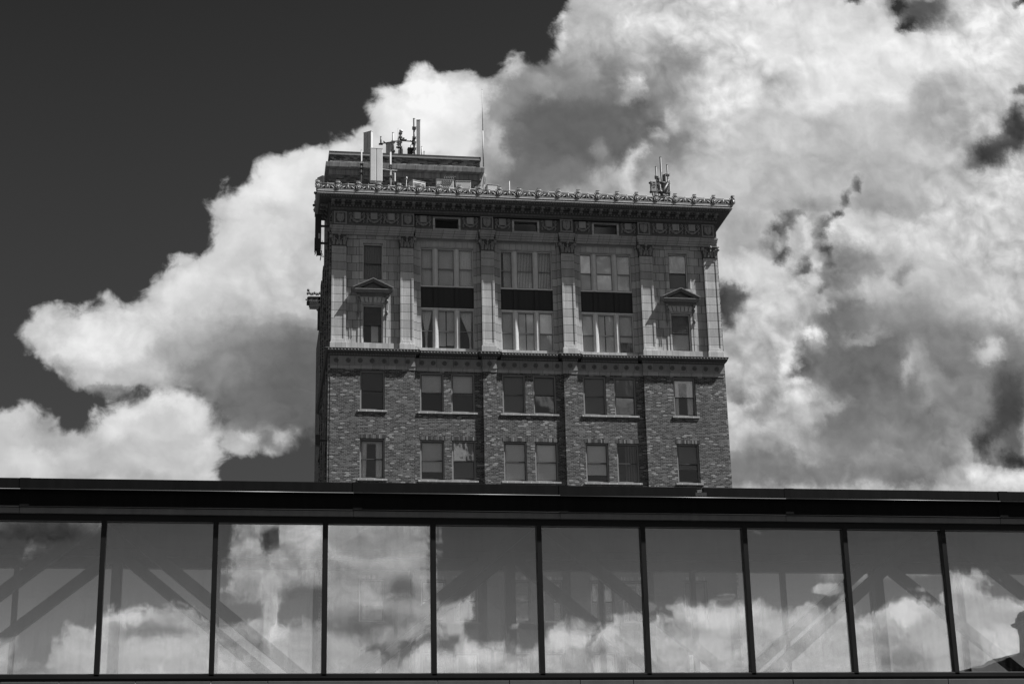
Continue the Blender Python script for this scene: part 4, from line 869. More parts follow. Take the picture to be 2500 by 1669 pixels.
# pilasters with sunk panels and leafy capitals
def make_pilaster(px0, px1):
    x0, x1 = X(px0), X(px1); zc = Z(32.42); yf = Y0 - 0.16
    b = MB((0.5 * (x0 + x1), Y0, zpl))
    b.box(x0 + 0.02, x1 - 0.02, yf + 0.022, Y0 + 0.2, zpl, zc)
    e = 0.115
    b.box(x0, x0 + e, yf, yf + 0.023, zpl, zc); b.box(x1 - e, x1, yf, yf + 0.023, zpl, zc)
    b.box(x0 + e, x1 - e, yf, yf + 0.023, zc - 0.2, zc); b.box(x0 + e, x1 - e, yf, yf + 0.023, zpl, zpl + 0.16)
    pil = b.build('pilaster', M['terra_pilaster'], tower, bevel=0.012)
    b = MB((0.5 * (x0 + x1), Y0, z5)); b.box(x0 - 0.05, x1 + 0.05, yf - 0.05, Y0 + 0.2, z5, zpl - 0.04); b.box(x0 - 0.02, x1 + 0.02, yf - 0.02, Y0 + 0.2, zpl - 0.04, zpl)
    b.build('pilaster_base', M['terra_base'], pil, bevel=0.012)
    zt_ = Z(33.01); cx = 0.5 * (x0 + x1); hw = 0.5 * (x1 - x0); hc = zt_ - zc
    b = MB((cx, Y0, zc))
    b.box(x0 - 0.03, x1 + 0.03, yf - 0.03, Y0 + 0.2, zc, zc + 0.05)
    for j in range(4):
        t0, t1 = j / 4, (j + 1) / 4
        o0, o1 = 0.02 + 0.10 * t0 ** 2, 0.02 + 0.10 * t1 ** 2
        za, zb_ = zc + 0.05 + (hc - 0.13) * t0, zc + 0.05 + (hc - 0.13) * t1
        b.raw([(x0 - o0, yf - o0, za), (x1 + o0, yf - o0, za), (x1 + o0, Y0 + 0.2, za), (x0 - o0, Y0 + 0.2, za), (x0 - o1, yf - o1, zb_), (x1 + o1, yf - o1, zb_), (x1 + o1, Y0 + 0.2, zb_), (x0 - o1, Y0 + 0.2, zb_)],
              [(0, 1, 5, 4), (1, 2, 6, 5), (3, 0, 4, 7), (4, 5, 6, 7), (0, 3, 2, 1)])
    b.box(x0 - 0.13, x1 + 0.13, yf - 0.13, Y0 + 0.2, zt_ - 0.075, zt_)
    cap_core = b.build('capital', M['soot_shade'], pil)  # dark core: shade in the gaps between leaves, put into the colour
    b = MB((cx, yf, zc))
    def leaf(cx_, z_, h_, w_, out_, sx=0.0):
        pts = []
        for t in (0, .35, .7, .9, 1.0):
            o_ = out_ * (t ** 1.8) + (0.0 if t < 0.95 else -0.01); zz = z_ + h_ * (t if t < 0.95 else 0.88)
            ww = w_ * (1.0 if t < .5 else 1.1 - t * 0.6)
            pts.append((cx_ - ww + sx * t, yf - 0.02 - o_, zz)); pts.append((cx_ + sx * t, yf - 0.045 - o_, zz)); pts.append((cx_ + ww + sx * t, yf - 0.02 - o_, zz))
        b.raw(pts, [(3 * i + j, 3 * i + j + 1, 3 * i + j + 4, 3 * i + j + 3) for i in range(4) for j in range(2)])
    for i in range(4): leaf(x0 + (2 * hw) * (i + 0.5) / 4, zc + 0.05, hc * 0.40, 0.058, 0.13)
    for i in range(3): leaf(x0 + (2 * hw) * (i + 0.5) / 3, zc + 0.12, hc * 0.62, 0.055, 0.20)
    for sx in (-1, 1):
        leaf(cx + sx * hw * 0.8, zc + 0.2, hc * 0.62, 0.06, 0.22, sx * 0.10)
        b.lathe((cx + sx * (hw + 0.07), yf - 0.12, zt_ - 0.17), (sx * 0.7, -0.7, 0), [(0.001, 0.07), (0.05, 0.06), (0.09, 0.02), (0.095, -0.02), (0.05, -0.05)], 10)
        b.tube((cx + sx * 0.05, yf - 0.06, zc + 0.28), (cx + sx * (hw + 0.02), yf - 0.14, zt_ - 0.13), 0.022, 6)
    b.blob((cx, yf - 0.17, zt_ - 0.06), 0.08, 0.06, 0.09); b.blob((cx, yf - 0.12, zt_ - 0.25), 0.05, 0.05, 0.08)
    b.box(x0 - 0.13, x1 + 0.13, yf - 0.14, Y0 - 0.05, zt_ - 0.03, zt_ - 0.004)
    b.build('capital_leaves', M['ornament_light'], pil)
    return pil
p0 = make_pilaster(*PIL[0])
p1 = make_pilaster(*PIL[1])
for q in PIL[2:5]:
    copy_tree(p1, tower, (X(q[0]) - X(PIL[1][0]), 0, 0))
copy_tree(p0, tower, (X(PIL[5][0]) - X(PIL[0][0]), 0, 0))

# corner windows and their dressings
for i in range(2):
    wx = (UW[0], UW[1]) if i == 0 else (mir(UW[1]), mir(UW[0]))
    x0, x1 = X(wx[0]), X(wx[1]); cx = 0.5 * (x0 + x1)
    make_window(x0, x1, Z(UW[2]), Z(UW[3]), Y0 + 0.14, {'in': 'drape', 'm': 'blind_dark', 'n': 9} if i == 0 else S(1.0, 'blind_dark'), meet=0.47, fm='mullion')
    make_window(x0, x1, zpl + 0.02, Z(LW[3]), Y0 + 0.14, {'in': 'louvre', 'strip': i == 0}, meet=0.49, fm='mullion')
    b = MB((cx, Y0, Z(UW[2])))
    za, zc_ = Z(30.64), Z(32.83)
    for (o, t_, yy) in ((0.17, 0.085, 0.055), (0.085, 0.085, 0.03)):
        b.box(x0 - o, x0 - o + t_, Y0 - yy, Y0 + 0.01, za, zc_ - (0.17 - o)); b.box(x1 + o - t_, x1 + o, Y0 - yy, Y0 + 0.01, za, zc_ - (0.17 - o))
        b.box(x0 - o + t_, x1 + o - t_, Y0 - yy, Y0 + 0.01, zc_ - (0.17 - o) - t_, zc_ - (0.17 - o))
    b.box(x0 - 0.085, x1 + 0.085, Y0 - 0.06, Y0 + 0.14, za, Z(UW[2]))
    b.build('window_surround', M['terra_pilaster'], tower, bevel=0.008)
    # lower surround, consoles and pediment
    b = MB((cx, Y0, zpl))
    zl = Z(LW[3])
    b.box(x0 - 0.10, x0, Y0 - 0.045, Y0 + 0.01, zpl, zl); b.box(x1, x1 + 0.10, Y0 - 0.045, Y0 + 0.01, zpl, zl)
    b.box(x0 - 0.10, x1 + 0.10, Y0 - 0.045, Y0 + 0.01, zl, zl + 0.11)
    b.box(x0 - 0.26, x0 - 0.15, Y0 - 0.03, Y0 + 0.01, zpl, zl + 0.35); b.box(x1 + 0.15, x1 + 0.26, Y0 - 0.03, Y0 + 0.01, zpl, zl + 0.35)
    for k in range(6):
        t = (k - 2.5) / 2.5
        b.prism([(cx + t * 0.52 - 0.085, zl + 0.12), (cx + t * 0.52 + 0.085, zl + 0.12), (cx + t * 0.62 + 0.098, zl + 0.42), (cx + t * 0.62 - 0.098, zl + 0.42)], Y0 - 0.07, Y0 + 0.01)
    b.build('window_surround', M['terra_pilaster'], tower, bevel=0.006)
    b = MB((cx, Y0, Z(29.98)))
    hw = X(6.64 - 4.80) / 2; zp0, zp1, zpa = Z(29.98), Z(30.26), Z(30.70)
    b.run([(0.04, zp0 - 0.06), (0.08, zp0), (0.10, zp0 + 0.06), (0.28, zp0 + 0.08), (0.34, zp0 + 0.16), (0.42, zp0 + 0.20), (0.42, zp0 + 0.24)], cx - hw + 0.40, cx + hw - 0.40, Y0, True, True, 0.05)
    for sx in (-1, 1):
        e0 = Vector((cx + sx * hw, 0, zp1 - 0.10)); e1 = Vector((cx, 0, zpa - 0.10))
        d = (e1 - e0).normalized(); nrm = Vector((-d.z * sx, 0, d.x * sx))
        if nrm.z < 0: nrm = -nrm
        for (t0, t1, out_) in ((-0.02, 0.05, 0.34), (0.05, 0.09, 0.41), (0.09, 0.13, 0.45)):
            a0 = e0 + nrm * t0; a1 = e1 + Vector((0, 0, t0 / max(0.2, nrm.z))); a2 = e1 + Vector((0, 0, t1 / nrm.z)); a3 = e0 + nrm * t1
            poly = [(a0.x, a0.z), (a1.x, a1.z), (a2.x, a2.z), (a3.x, a3.z)]
            if sx > 0: poly = poly[::-1]
            b.prism(poly, Y0 - out_, Y0 + 0.02)
    for k in range(14):
        xx = cx + (k - 6.5) / 6.5 * (hw - 0.28); b.box(xx - 0.03, xx + 0.03, Y0 - 0.15, Y0 - 0.08, zp0 + 0.0, zp0 + 0.06)
    ped = b.build('pediment', M['ornament'], tower)
    b = MB((cx, Y0, zp1)); b.prism([(cx - hw + 0.25, zp0 + 0.24), (cx + hw - 0.25, zp0 + 0.24), (cx, zpa - 0.14)], Y0 - 0.07, Y0 + 0.01)
    for k in range(5): b.blob((cx + (k - 2) * 0.16, Y0 - 0.08, zp0 + 0.30 + 0.05 * (2 - abs(k - 2))), 0.07, 0.03, 0.05)
    b.build('tympanum', M['ornament'], ped)
    for sx in (-1, 1):
        xx = cx + sx * (hw - 0.26)
        b = MB((xx, Y0, zp0))
        b.box(xx - 0.07, xx + 0.07, Y0 - 0.18, Y0, zp0 - 0.16, zp0 - 0.03); b.box(xx - 0.055, xx + 0.055, Y0 - 0.12, Y0, zp0 - 0.38, zp0 - 0.16)
        b.box(xx - 0.045, xx + 0.045, Y0 - 0.06, Y0, zp0 - 1.0, zp0 - 0.38)
        b.blob((xx, Y0 - 0.13, zp0 - 0.34), 0.06, 0.06, 0.08); b.blob((xx, Y0 - 0.09, zp0 - 1.0), 0.055, 0.06, 0.13); b.tube((xx, Y0 - 0.07, zp0 - 1.1), (xx, Y0 - 0.05, zp0 - 1.3), 0.03, 6, 0.008)
        b.build('console', M['ornament'], ped)

# triple windows
TM = [(0.63, 0.81), (1.68, 1.85)]      # mullions from the bay's left edge (78 m units)
BAYLOOK = [
    ([{'in': 'drape', 'm': 'blind_mid', 'n': 9}, {'in': 'drape', 'm': 'blind_mid', 'n': 14}, {'in': 'drape', 'm': 'blind_light', 'n': 9}],
     [{'in': 'tied', 'at': 0.45}, {'in': 'two_shades', 'm': 'blind_mid', 'gap': 0.22}, {'in': 'tied', 'at': 0.78}]),
    ([{'in': 'verticals', 'n': 8, 'from': 0.3}, {'in': 'verticals', 'n': 11}, {'in': 'verticals', 'n': 9}],
     [S(1.0, 'blind_mid'), {'in': 'two_shades', 'm': 'blind_light', 'off': 0.0}, S(1.0, 'blind_mid')]),
    ([S(1.0, 'blind_light'), S(1.0, 'blind_light'), S(1.0, 'blind_light')],
     [S(1.0, 'blind_mid'), {'in': 'two_shades', 'm': 'blind_light', 'off': -0.05}, S(0.68, 'blind_mid')]),
]
for (a, c), (lu, ll) in zip(WB, BAYLOOK):
    x0, x1 = X(a), X(c); y = Y0 + 0.34
    xs_ = [x0, X(a + TM[0][0]), X(a + TM[0][1]), X(a + TM[1][0]), X(a + TM[1][1]), x1]
    for (za, zb_, lks, mt) in ((Z(30.66), Z(32.61), lu, 0.47), (Z(27.44), Z(29.46), ll, 0.46)):
        for j in range(3):
            make_window(xs_[2 * j], xs_[2 * j + 1], za, zb_, y, dict(lks[j], dark=False), fw=0.045, fm='mullion', meet=mt)
    b = MB((0.5 * (x0 + x1), y, Z(27.44)))
    for j in (1, 3):
        for (za, zb_) in ((Z(30.66), Z(32.61)), (Z(27.44), Z(29.46))):
            b.box(xs_[j] + 0.001, xs_[j + 1] - 0.001, y - 0.06, y + 0.2, za, zb_); b.box(xs_[j] + 0.06, xs_[j + 1] - 0.06, y - 0.10, y - 0.06, za + 0.02, zb_ - 0.02)
    b.box(x0 - 0.01, x1 + 0.01, y - 0.09, y + 0.2, Z(30.60), Z(30.66)); b.box(x0 - 0.01, x1 + 0.01, y - 0.08, y + 0.2, Z(29.46), Z(29.52)); b.box(x0 - 0.01, x1 + 0.01, y - 0.12, y + 0.2, bt0 - 0.06, bt0)
    b.build('window_mullion', M['mullion'], tower, bevel=0.008)
    b = MB((0.5 * (x0 + x1), y, Z(29.52)))
    b.box(x0 - 0.01, x1 + 0.01, y - 0.02, y + 0.1, Z(29.52), Z(30.60))
    for j in (1, 3): b.box(xs_[j], xs_[j + 1], y - 0.07, y - 0.02, Z(29.52), Z(30.60))
    for j in (0, 2, 4): b.box(xs_[j] + 0.1, xs_[j + 1] - 0.1, y - 0.032, y - 0.021, Z(29.60), Z(30.52))
    b.box(x0 - 0.01, x0 + 0.05, y - 0.07, y - 0.02, Z(29.52), Z(30.60)); b.box(x1 - 0.05, x1 + 0.01, y - 0.07, y - 0.02, Z(29.52), Z(30.60))
    b.build('spandrel', M['spandrel'], tower, bevel=0.01)

# ---- entablature
za0, za1, zf0, zf1 = Z(33.04), Z(33.42), Z(33.49), Z(34.20)
ES = [(X(3.70), X(7.65), 0.0, True, True), (X(7.65), X(10.95), 0.14, False, False), (X(10.95), X(11.60), 0.0, True, True), (X(11.60), X(14.92), 0.14, False, False),
      (X(14.92), X(15.57), 0.0, True, True), (X(15.57), X(18.87), 0.14, False, False), (X(18.87), X(22.83), 0.0, True, True)]
ya = Y0 - 0.16
AW = [(8.72, 9.88), (12.64, 13.80), (mir(9.88), mir(8.72))]
b = MB((CX, Y0, za0)); bf = MB((CX, Y0, zf0))
for x0, x1, dy, r0, r1 in ES:
    y = ya + dy
    if dy > 0: x0 += 0.001; x1 -= 0.001
    h = (za1 - za0)
    prof = [(0.0, za0), (0.0, za0 + h * 0.28), (0.035, za0 + h * 0.30), (0.035, za0 + h * 0.58), (0.07, za0 + h * 0.60), (0.07, za0 + h * 0.86), (0.095, za0 + h * 0.92), (0.10, za1 + 0.03), (0.10, zf0 - 0.02), (0.0, zf0)]
    b.run(prof, x0 + (0.11 if dy else 0), x1 - (0.11 if dy else 0), y, r0, r1, 0.3)
    holes = []
    if dy > 0:
        holes = [(X(w_[0]), X(w_[1]), Z(33.54), Z(34.07)) for w_ in AW if x0 < X(w_[0]) < x1]
    bf.sheet(x0, x1, zf0, zf1, y, holes, 0.35)
    if r0: bf.quad((x0, y + 0.3, zf0), (x0, y, zf0), (x0, y, zf1), (x0, y + 0.3, zf1))
    if r1: bf.quad((x1, y, zf0), (x1, y + 0.3, zf0), (x1, y + 0.3, zf1), (x1, y, zf1))
b.build('architrave', M['terra_band'], tower)
bf.quad((XL, Y0 + 0.14, zf0), (XL, YB, zf0), (XL, YB, zf1), (XL, Y0 + 0.14, zf1))
bf.build('frieze', M['frieze_ground'], tower)
for w_ in AW:
    x0, x1 = X(w_[0]), X(w_[1]); y = ya + 0.14; z0_, z1_ = Z(33.54), Z(34.07)
    b = MB((0.5 * (x0 + x1), y, z0_))
    b.box(x0 - 0.11, x0, y - 0.05, y + 0.02, z0_ - 0.07, z1_ + 0.08); b.box(x1, x1 + 0.11, y - 0.05, y + 0.02, z0_ - 0.07, z1_ + 0.08)
    b.box(x0, x1, y - 0.05, y + 0.02, z1_, z1_ + 0.08); b.box(x0, x1, y - 0.06, y + 0.02, z0_ - 0.07, z0_)
    b.build('attic_window_surround', M['terra_pilaster'], tower, bevel=0.008)
    b = MB((0.5 * (x0 + x1), y, z0_))
    b.box(x0, x0 + 0.05, y + 0.12, y + 0.2, z0_, z1_); b.box(x1 - 0.05, x1, y + 0.12, y + 0.2, z0_, z1_); b.box(x0, x1, y + 0.12, y + 0.2, z1_ - 0.05, z1_); b.box(x0, x1, y + 0.12, y + 0.2, z0_, z0_ + 0.05)
    wd = b.build('attic_window', M['bronze'], tower)
    b = MB((0.5 * (x0 + x1), y, z0_)); b.box(x0 + 0.05, x1 - 0.05, y + 0.155, y + 0.162, z0_ + 0.05, z1_ - 0.05); b.build('pane', M['attic_glass'], wd)

# shields on the pilaster axes
def shield_mb(cx, y):
    b = MB((cx, y, zf0)); hw = 0.345; z0_, z1_ = zf0 + 0.05, zf1 - 0.0
    e = 0.075
    b.box(cx - hw, cx - hw + e, y - 0.06, y, z0_, z1_); b.box(cx + hw - e, cx + hw, y - 0.06, y, z0_, z1_)
    b.box(cx - hw + e, cx + hw - e, y - 0.06, y, z1_ - e, z1_); b.box(cx - hw + e, cx + hw - e, y - 0.06, y, z0_, z0_ + e)
    pts = [(-0.20, 0.25), (-0.10, 0.22), (0.0, 0.26), (0.10, 0.22), (0.20, 0.25), (0.215, 0.0), (0.16, -0.15), (0.0, -0.27), (-0.16, -0.15), (-0.215, 0.0)]
    zc = (z0_ + z1_) / 2
    b.prism([(cx + q, zc + p_) for q, p_ in pts][::-1], y - 0.075, y)
    b.prism([(cx + q * 0.8, zc + p_ * 0.8) for q, p_ in pts][::-1], y - 0.095, y - 0.07)
    b.tube((cx, y - 0.10, zc + 0.16), (cx, y - 0.10, zc - 0.12), 0.02, 6)
    b.blob((cx, y - 0.10, zc + 0.17), 0.035, 0.02, 0.035); b.blob((cx - 0.12, y - 0.07, zc + 0.25), 0.06, 0.03, 0.035); b.blob((cx + 0.12, y - 0.07, zc + 0.25), 0.06, 0.03, 0.035)
    return b
SX = [4.10, 7.38, 11.27, 15.24, 19.15, 22.43]
proto = shield_mb(X(SX[0]), ya).build('shield_panel', M['ornament_light'], tower)
for xx in SX[1:]: copy_tree(proto, tower, (X(xx) - X(SX[0]), 0, 0))
# tablets over garlands
def swag_mb(cx, y):
    b = MB((cx, y, zf0)); r_ = random.Random(3)
    b.box(cx - 0.195, cx + 0.195, y - 0.055, y, zf1 - 0.42, zf1 - 0.02)
    return b
def garland_mb(cx, y):
    b = MB((cx, y, zf0)); r_ = random.Random(11)
    for i in range(24):
        t = (i + 0.5) / 24; xx = cx - 0.30 + 0.60 * t; sag = 4 * t * (1 - t)
        for q in range(2):
            s_ = 0.030 + 0.022 * sag
            b.blob((xx + r_.uniform(-.02, .02), y - 0.05 - r_.uniform(0, .03), zf1 - 0.38 - 0.20 * sag + r_.uniform(-.035, .035)), s_, 0.03, s_, 5, 4)
    for sx in (-1, 1):
        for i in range(16):
            t = i / 15
            b.blob((cx + sx * (0.36 + r_.uniform(-.05, .05)), y - 0.04 - r_.uniform(0, .03), zf1 - 0.06 - 0.56 * t), 0.035 + 0.02 * math.sin(t * 3.1), 0.03, 0.04, 5, 4)
        b.tube((cx + sx * 0.21, y - 0.05, zf1 - 0.22), (cx + sx * 0.34, y - 0.05, zf1 - 0.06), 0.022, 5)
        b.tube((cx + sx * 0.42, y - 0.03, zf1 - 0.06), (cx + sx * 0.30, y - 0.03, zf1 - 0.30), 0.018, 5)
    return b
SW = [(4.91, 0), (5.735, 0), (6.56, 0), (8.14, 0.14), (10.46, 0.14), (12.06, 0.14), (14.38, 0.14), (mir(10.46), 0.14), (mir(8.14), 0.14), (mir(6.56), 0), (mir(5.735), 0), (mir(4.91), 0)]
pt = swag_mb(X(SW[0][0]), ya).build('frieze_tablet', M['terra_band'], tower, bevel=0.01)
pg_ = garland_mb(X(SW[0][0]), ya).build('garland', M['ornament_light'], pt)
for xx, dy in SW[1:]: copy_tree(pt, tower, (X(xx) - X(SW[0][0]), dy, 0))

# ---- main cornice
PRJ = 0.86 - 0.16
yc = ya
x0c, x1c = XL, XR
zc0 = zf1
# end x of the cornice face: 3.29 and 26.42
prof = [(0.02, zc0), (0.05, zc0 + 0.04), (0.05, zc0 + 0.22), (0.13, zc0 + 0.24), (0.16, zc0 + 0.34), (0.22, zc0 + 0.40), (0.22, zc0 + 0.50), (0.66, zc0 + 0.50), (0.66, zc0 + 0.55), (0.70, zc0 + 0.57), (0.70, zc0 + 0.68)]
prof2 = [(0.70, zc0 + 0.681), (0.84, zc0 + 0.70), (0.85, zc0 + 0.72), (0.81, zc0 + 0.765), (0.79, zc0 + 0.77), (0.79, zc0 + 0.795), (0.84, zc0 + 0.81), (0.85, zc0 + 0.83), (0.85, zc0 + 0.86), (0.80, zc0 + 0.905), (0.60, zc0 + 0.92), (0.0, zc0 + 0.93)]
EXT = 0.0
CY1 = Y0 + 2.45                                        # the cornice returns this far along the sides
def cornice_run(mb, pr):
    L = len(pr)
    vs = []
    for (cx_, cy_, sx, sy) in ((x0c, CY1, -1, 0), (x0c, yc, -1, -1), (x1c, yc, 1, -1), (x1c, YB, 1, 0)):
        vs += [(cx_ + sx * o, cy_ + sy * o, z) for o, z in pr]
    mb.raw(vs, [(k * L + i, (k + 1) * L + i, (k + 1) * L + i + 1, k * L + i + 1) for k in range(3) for i in range(L - 1)])
    mb.raw([(x0c - o, CY1, z) for o, z in pr] + [(x0c + 0.1, CY1, pr[-1][1]), (x0c + 0.1, CY1, pr[0][1])], [tuple(range(L + 2))])
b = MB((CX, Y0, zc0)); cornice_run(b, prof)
cornice = b.build('cornice', M['soot_shade'], tower)
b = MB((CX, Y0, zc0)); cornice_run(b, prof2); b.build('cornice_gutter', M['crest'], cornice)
b = MB((CX, Y0, zc0))
n_ = 286
for i in range(n_):
    xx = x0c - 0.09 + (x1c - x0c + 0.18) * (i + 0.5) / n_
    b.box(xx - 0.022, xx + 0.022, yc - 0.105, yc - 0.05, zc0 + 0.09, zc0 + 0.21)
for i in range(32):
    yy = yc + (CY1 - yc) * (i + 0.5) / 32; b.box(x0c - 0.105, x0c - 0.05, yy - 0.022, yy + 0.022, zc0 + 0.09, zc0 + 0.21)
n_ = 130
for i in range(n_):
    xx = x0c - 0.12 + (x1c - x0c + 0.24) * (i + 0.5) / n_
    b.blob((xx, yc - 0.165, zc0 + 0.30), 0.042, 0.03, 0.05, 5, 4)
b.build('dentils', M['ornament'], cornice)
b = MB((CX, Y0, zc0))
n_ = 170
for i in range(n_):
    xx = x0c - 0.68 + (x1c - x0c + 1.36) * (i + 0.5) / n_
    b.blob((xx, yc - 0.705, zc0 + 0.625), 0.045, 0.018, 0.042, 6, 4)
b.build('egg_moulding', M['ornament'], cornice)
# brackets under the soffit
def modillion_mb(cx, y0, along=(0, -1, 0)):
    b = MB((cx, y0, zc0 + 0.5)); ax = Vector(along); sd = Vector((ax.y, -ax.x, 0))
    def P(s_, o, z): return tuple(Vector((cx, y0, 0)) + sd * s_ + ax * o + Vector((0, 0, z)))
    z_ = zc0 + 0.498
    pr = [(0.0, z_), (0.40, z_), (0.40, z_ - 0.05), (0.33, z_ - 0.10), (0.18, z_ - 0.07), (0.08, z_ - 0.13), (0.0, z_ - 0.17)]
    L = len(pr)
    vs = [P(-0.085, o, z) for o, z in pr] + [P(0.085, o, z) for o, z in pr]
    b.raw(vs, [tuple(range(L)), tuple(range(2 * L - 1, L - 1, -1))] + [(i, i + L, (i + 1) % L + L, (i + 1) % L) for i in range(L)])
    b.tube(P(-0.10, 0.345, z_ - 0.065), P(0.10, 0.345, z_ - 0.065), 0.05, 8); b.tube(P(-0.10, 0.04, z_ - 0.13), P(0.10, 0.04, z_ - 0.13), 0.045, 8)
    c_ = P(0, 0.22, z_ - 0.10); b.blob(c_, 0.06, 0.10, 0.045, 6, 4)
    return b
NM = 40
pm = None
for i in range(NM):
    xx = x0c + 0.02 + (x1c - x0c - 0.04) * i / (NM - 1)
    if pm is None:
        pm = modillion_mb(xx, yc - 0.22).build('modillion', M['ornament'], cornice); xm0 = xx
    else: copy_tree(pm, cornice, (xx - xm0, 0, 0))
pm2 = None
for i in range(4):
    yy = yc + 0.25 + 0.54 * i
    if pm2 is None:
        pm2 = modillion_mb(x0c - 0.22, yy, (-1, 0, 0)).build('modillion', M['ornament'], cornice); ym0 = yy
    else: copy_tree(pm2, cornice, (0, yy - ym0, 0))
xa = x0c + 0.02 + (x1c - x0c - 0.04) * 0.5 / (NM - 1); xa0 = xa
b = MB((xa, yc - 0.4, zc0 + 0.5))
for (q0, q1, r0, r1) in ((-0.15, 0.15, 0.26, 0.29), (-0.15, 0.15, 0.57, 0.60), (-0.17, -0.15, 0.26, 0.60), (0.15, 0.17, 0.26, 0.60)):
    b.box(xa + q0, xa + q1, yc - r1, yc - r0, zc0 + 0.475, zc0 + 0.499)
b.blob((xa, yc - 0.43, zc0 + 0.49), 0.06, 0.06, 0.03, 6, 4)
cf = b.build('soffit_coffer', M['ornament_light'], cornice)
for i in range(1, NM - 1):
    copy_tree(cf, cornice, ((x1c - x0c - 0.04) * i / (NM - 1), 0, 0))

# ---- roof cresting: one unit per 1.10 m
ZB = zc0 + 0.92
yk = yc - 0.80
U1 = 1.1014
def crest_unit(x, y, rot=0.0, last=False):
    b = MB((x, y, ZB)); r_ = random.Random(2)
    b.box(x + 0.02, x + U1 - 0.0, y - 0.03, y + 0.06, ZB, ZB + 0.045)
    b.tube((x + 0.20, y, ZB + 0.355), (x + U1 - 0.20, y, ZB + 0.355), 0.022, 8)
    b.tube((x + 0.12, y + 0.02, ZB + 0.30), (x + U1 - 0.12, y + 0.02, ZB + 0.30), 0.015, 6)
    for xx in (x + 0.17, x + U1 - 0.17):
        b.blob((xx, y, ZB + 0.375), 0.035, 0.03, 0.035, 6, 5)
    b.blob((x + U1 / 2, y, ZB + 0.375), 0.025, 0.03, 0.045, 6, 4)
    for sx in (-1, 1):
        c_ = x + U1 / 2 + sx * 0.25
        R3 = Matrix.Rotation(sx * 0.75, 3, 'Y')
        b.blob((c_ + sx * 0.03, y, ZB + 0.15), 0.115, 0.03, 0.033, 7, 5, R3)
        b.blob((c_ - sx * 0.05, y + 0.01, ZB + 0.20), 0.07, 0.025, 0.022, 6, 4, R3)
        b.blob((c_ + sx * 0.10, y, ZB + 0.22), 0.03, 0.03, 0.03, 6, 4)
        b.blob((x + U1 / 2 + sx * 0.09, y, ZB + 0.12), 0.04, 0.03, 0.025, 6, 4)
        b.blob((x + U1 / 2 + sx * 0.08, y, ZB + 0.20), 0.03, 0.025, 0.02, 6, 4)
        b.blob((x + U1 / 2 + sx * 0.36, y, ZB + 0.09), 0.03, 0.03, 0.03, 6, 4)
        b.blob((x + U1 / 2 + sx * 0.38, y, ZB + 0.27), 0.025, 0.03, 0.02, 6, 4)
    b.tube((x + U1 / 2, y - 0.01, ZB + 0.04), (x + U1 / 2, y - 0.01, ZB + 0.30), 0.022, 6)
    o = b.build('cresting', M['crest'], tower)
    b = MB((x, y, ZB)); b.box(x + 0.02, x + U1, y + 0.05, y + 0.09, ZB + 0.0, ZB + 0.31); b.build('shade_backing', M['soot_shade'], o)  # dark plate added as painted shade behind the open ornament
    return o
def crest_knob(x, y, parent):
    b = MB((x, y, ZB))
    c = (x, y - 0.02, ZB + 0.175)
    b.lathe(c, (0, -1, 0), [(0.132, -0.02), (0.132, 0.04), (0.118, 0.055), (0.095, 0.055), (0.085, 0.025), (0.06, 0.03), (0.055, 0.06), (0.03, 0.085), (0.001, 0.09)], 18)
    b.build('roundel', M['crest'], parent)
    b = MB((x, y, ZB))
    for k in range(5):
        a = math.radians(-50 + 25 * k)
        b.tube((x + 0.03 * math.sin(a), y, ZB + 0.32), (x + 0.15 * math.sin(a), y - 0.02, ZB + 0.32 + 0.20 * math.cos(a) ** 0.5), 0.035, 6, 0.03)
    b.box(x - 0.13, x + 0.13, y - 0.02, y + 0.06, ZB + 0.26, ZB + 0.36)
    b.box(x - 0.10, x + 0.10, y - 0.05, y + 0.06, ZB + 0.535, ZB + 0.56)
    b.build('antefix', M['ornament'], parent)
units = []
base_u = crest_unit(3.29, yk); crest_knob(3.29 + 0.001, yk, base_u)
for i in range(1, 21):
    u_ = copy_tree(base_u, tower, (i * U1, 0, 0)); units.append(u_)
crest_knob(3.29 + 21 * U1, yk, units[-1])
units = [base_u] + units
# returns along the two sides
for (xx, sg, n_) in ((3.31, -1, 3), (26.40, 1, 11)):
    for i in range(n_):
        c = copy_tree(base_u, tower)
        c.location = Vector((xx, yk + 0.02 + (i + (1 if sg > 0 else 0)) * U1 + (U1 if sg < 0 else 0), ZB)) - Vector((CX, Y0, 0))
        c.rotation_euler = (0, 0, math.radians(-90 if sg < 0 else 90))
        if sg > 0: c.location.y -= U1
# ball spouts on the left edge of the cornice
for (yy, zz) in ((yc - 0.55, ZB - 0.12), (yc + 1.1, ZB - 0.15)):
    b = MB((3.2, yy, zz)); b.tube((3.35, yy, zz), (3.22, yy, zz), 0.03, 6); b.blob((3.18, yy, zz), 0.07, 0.07, 0.08, 8, 6)
    b.build('spout', M['soot_shade'], cornice)
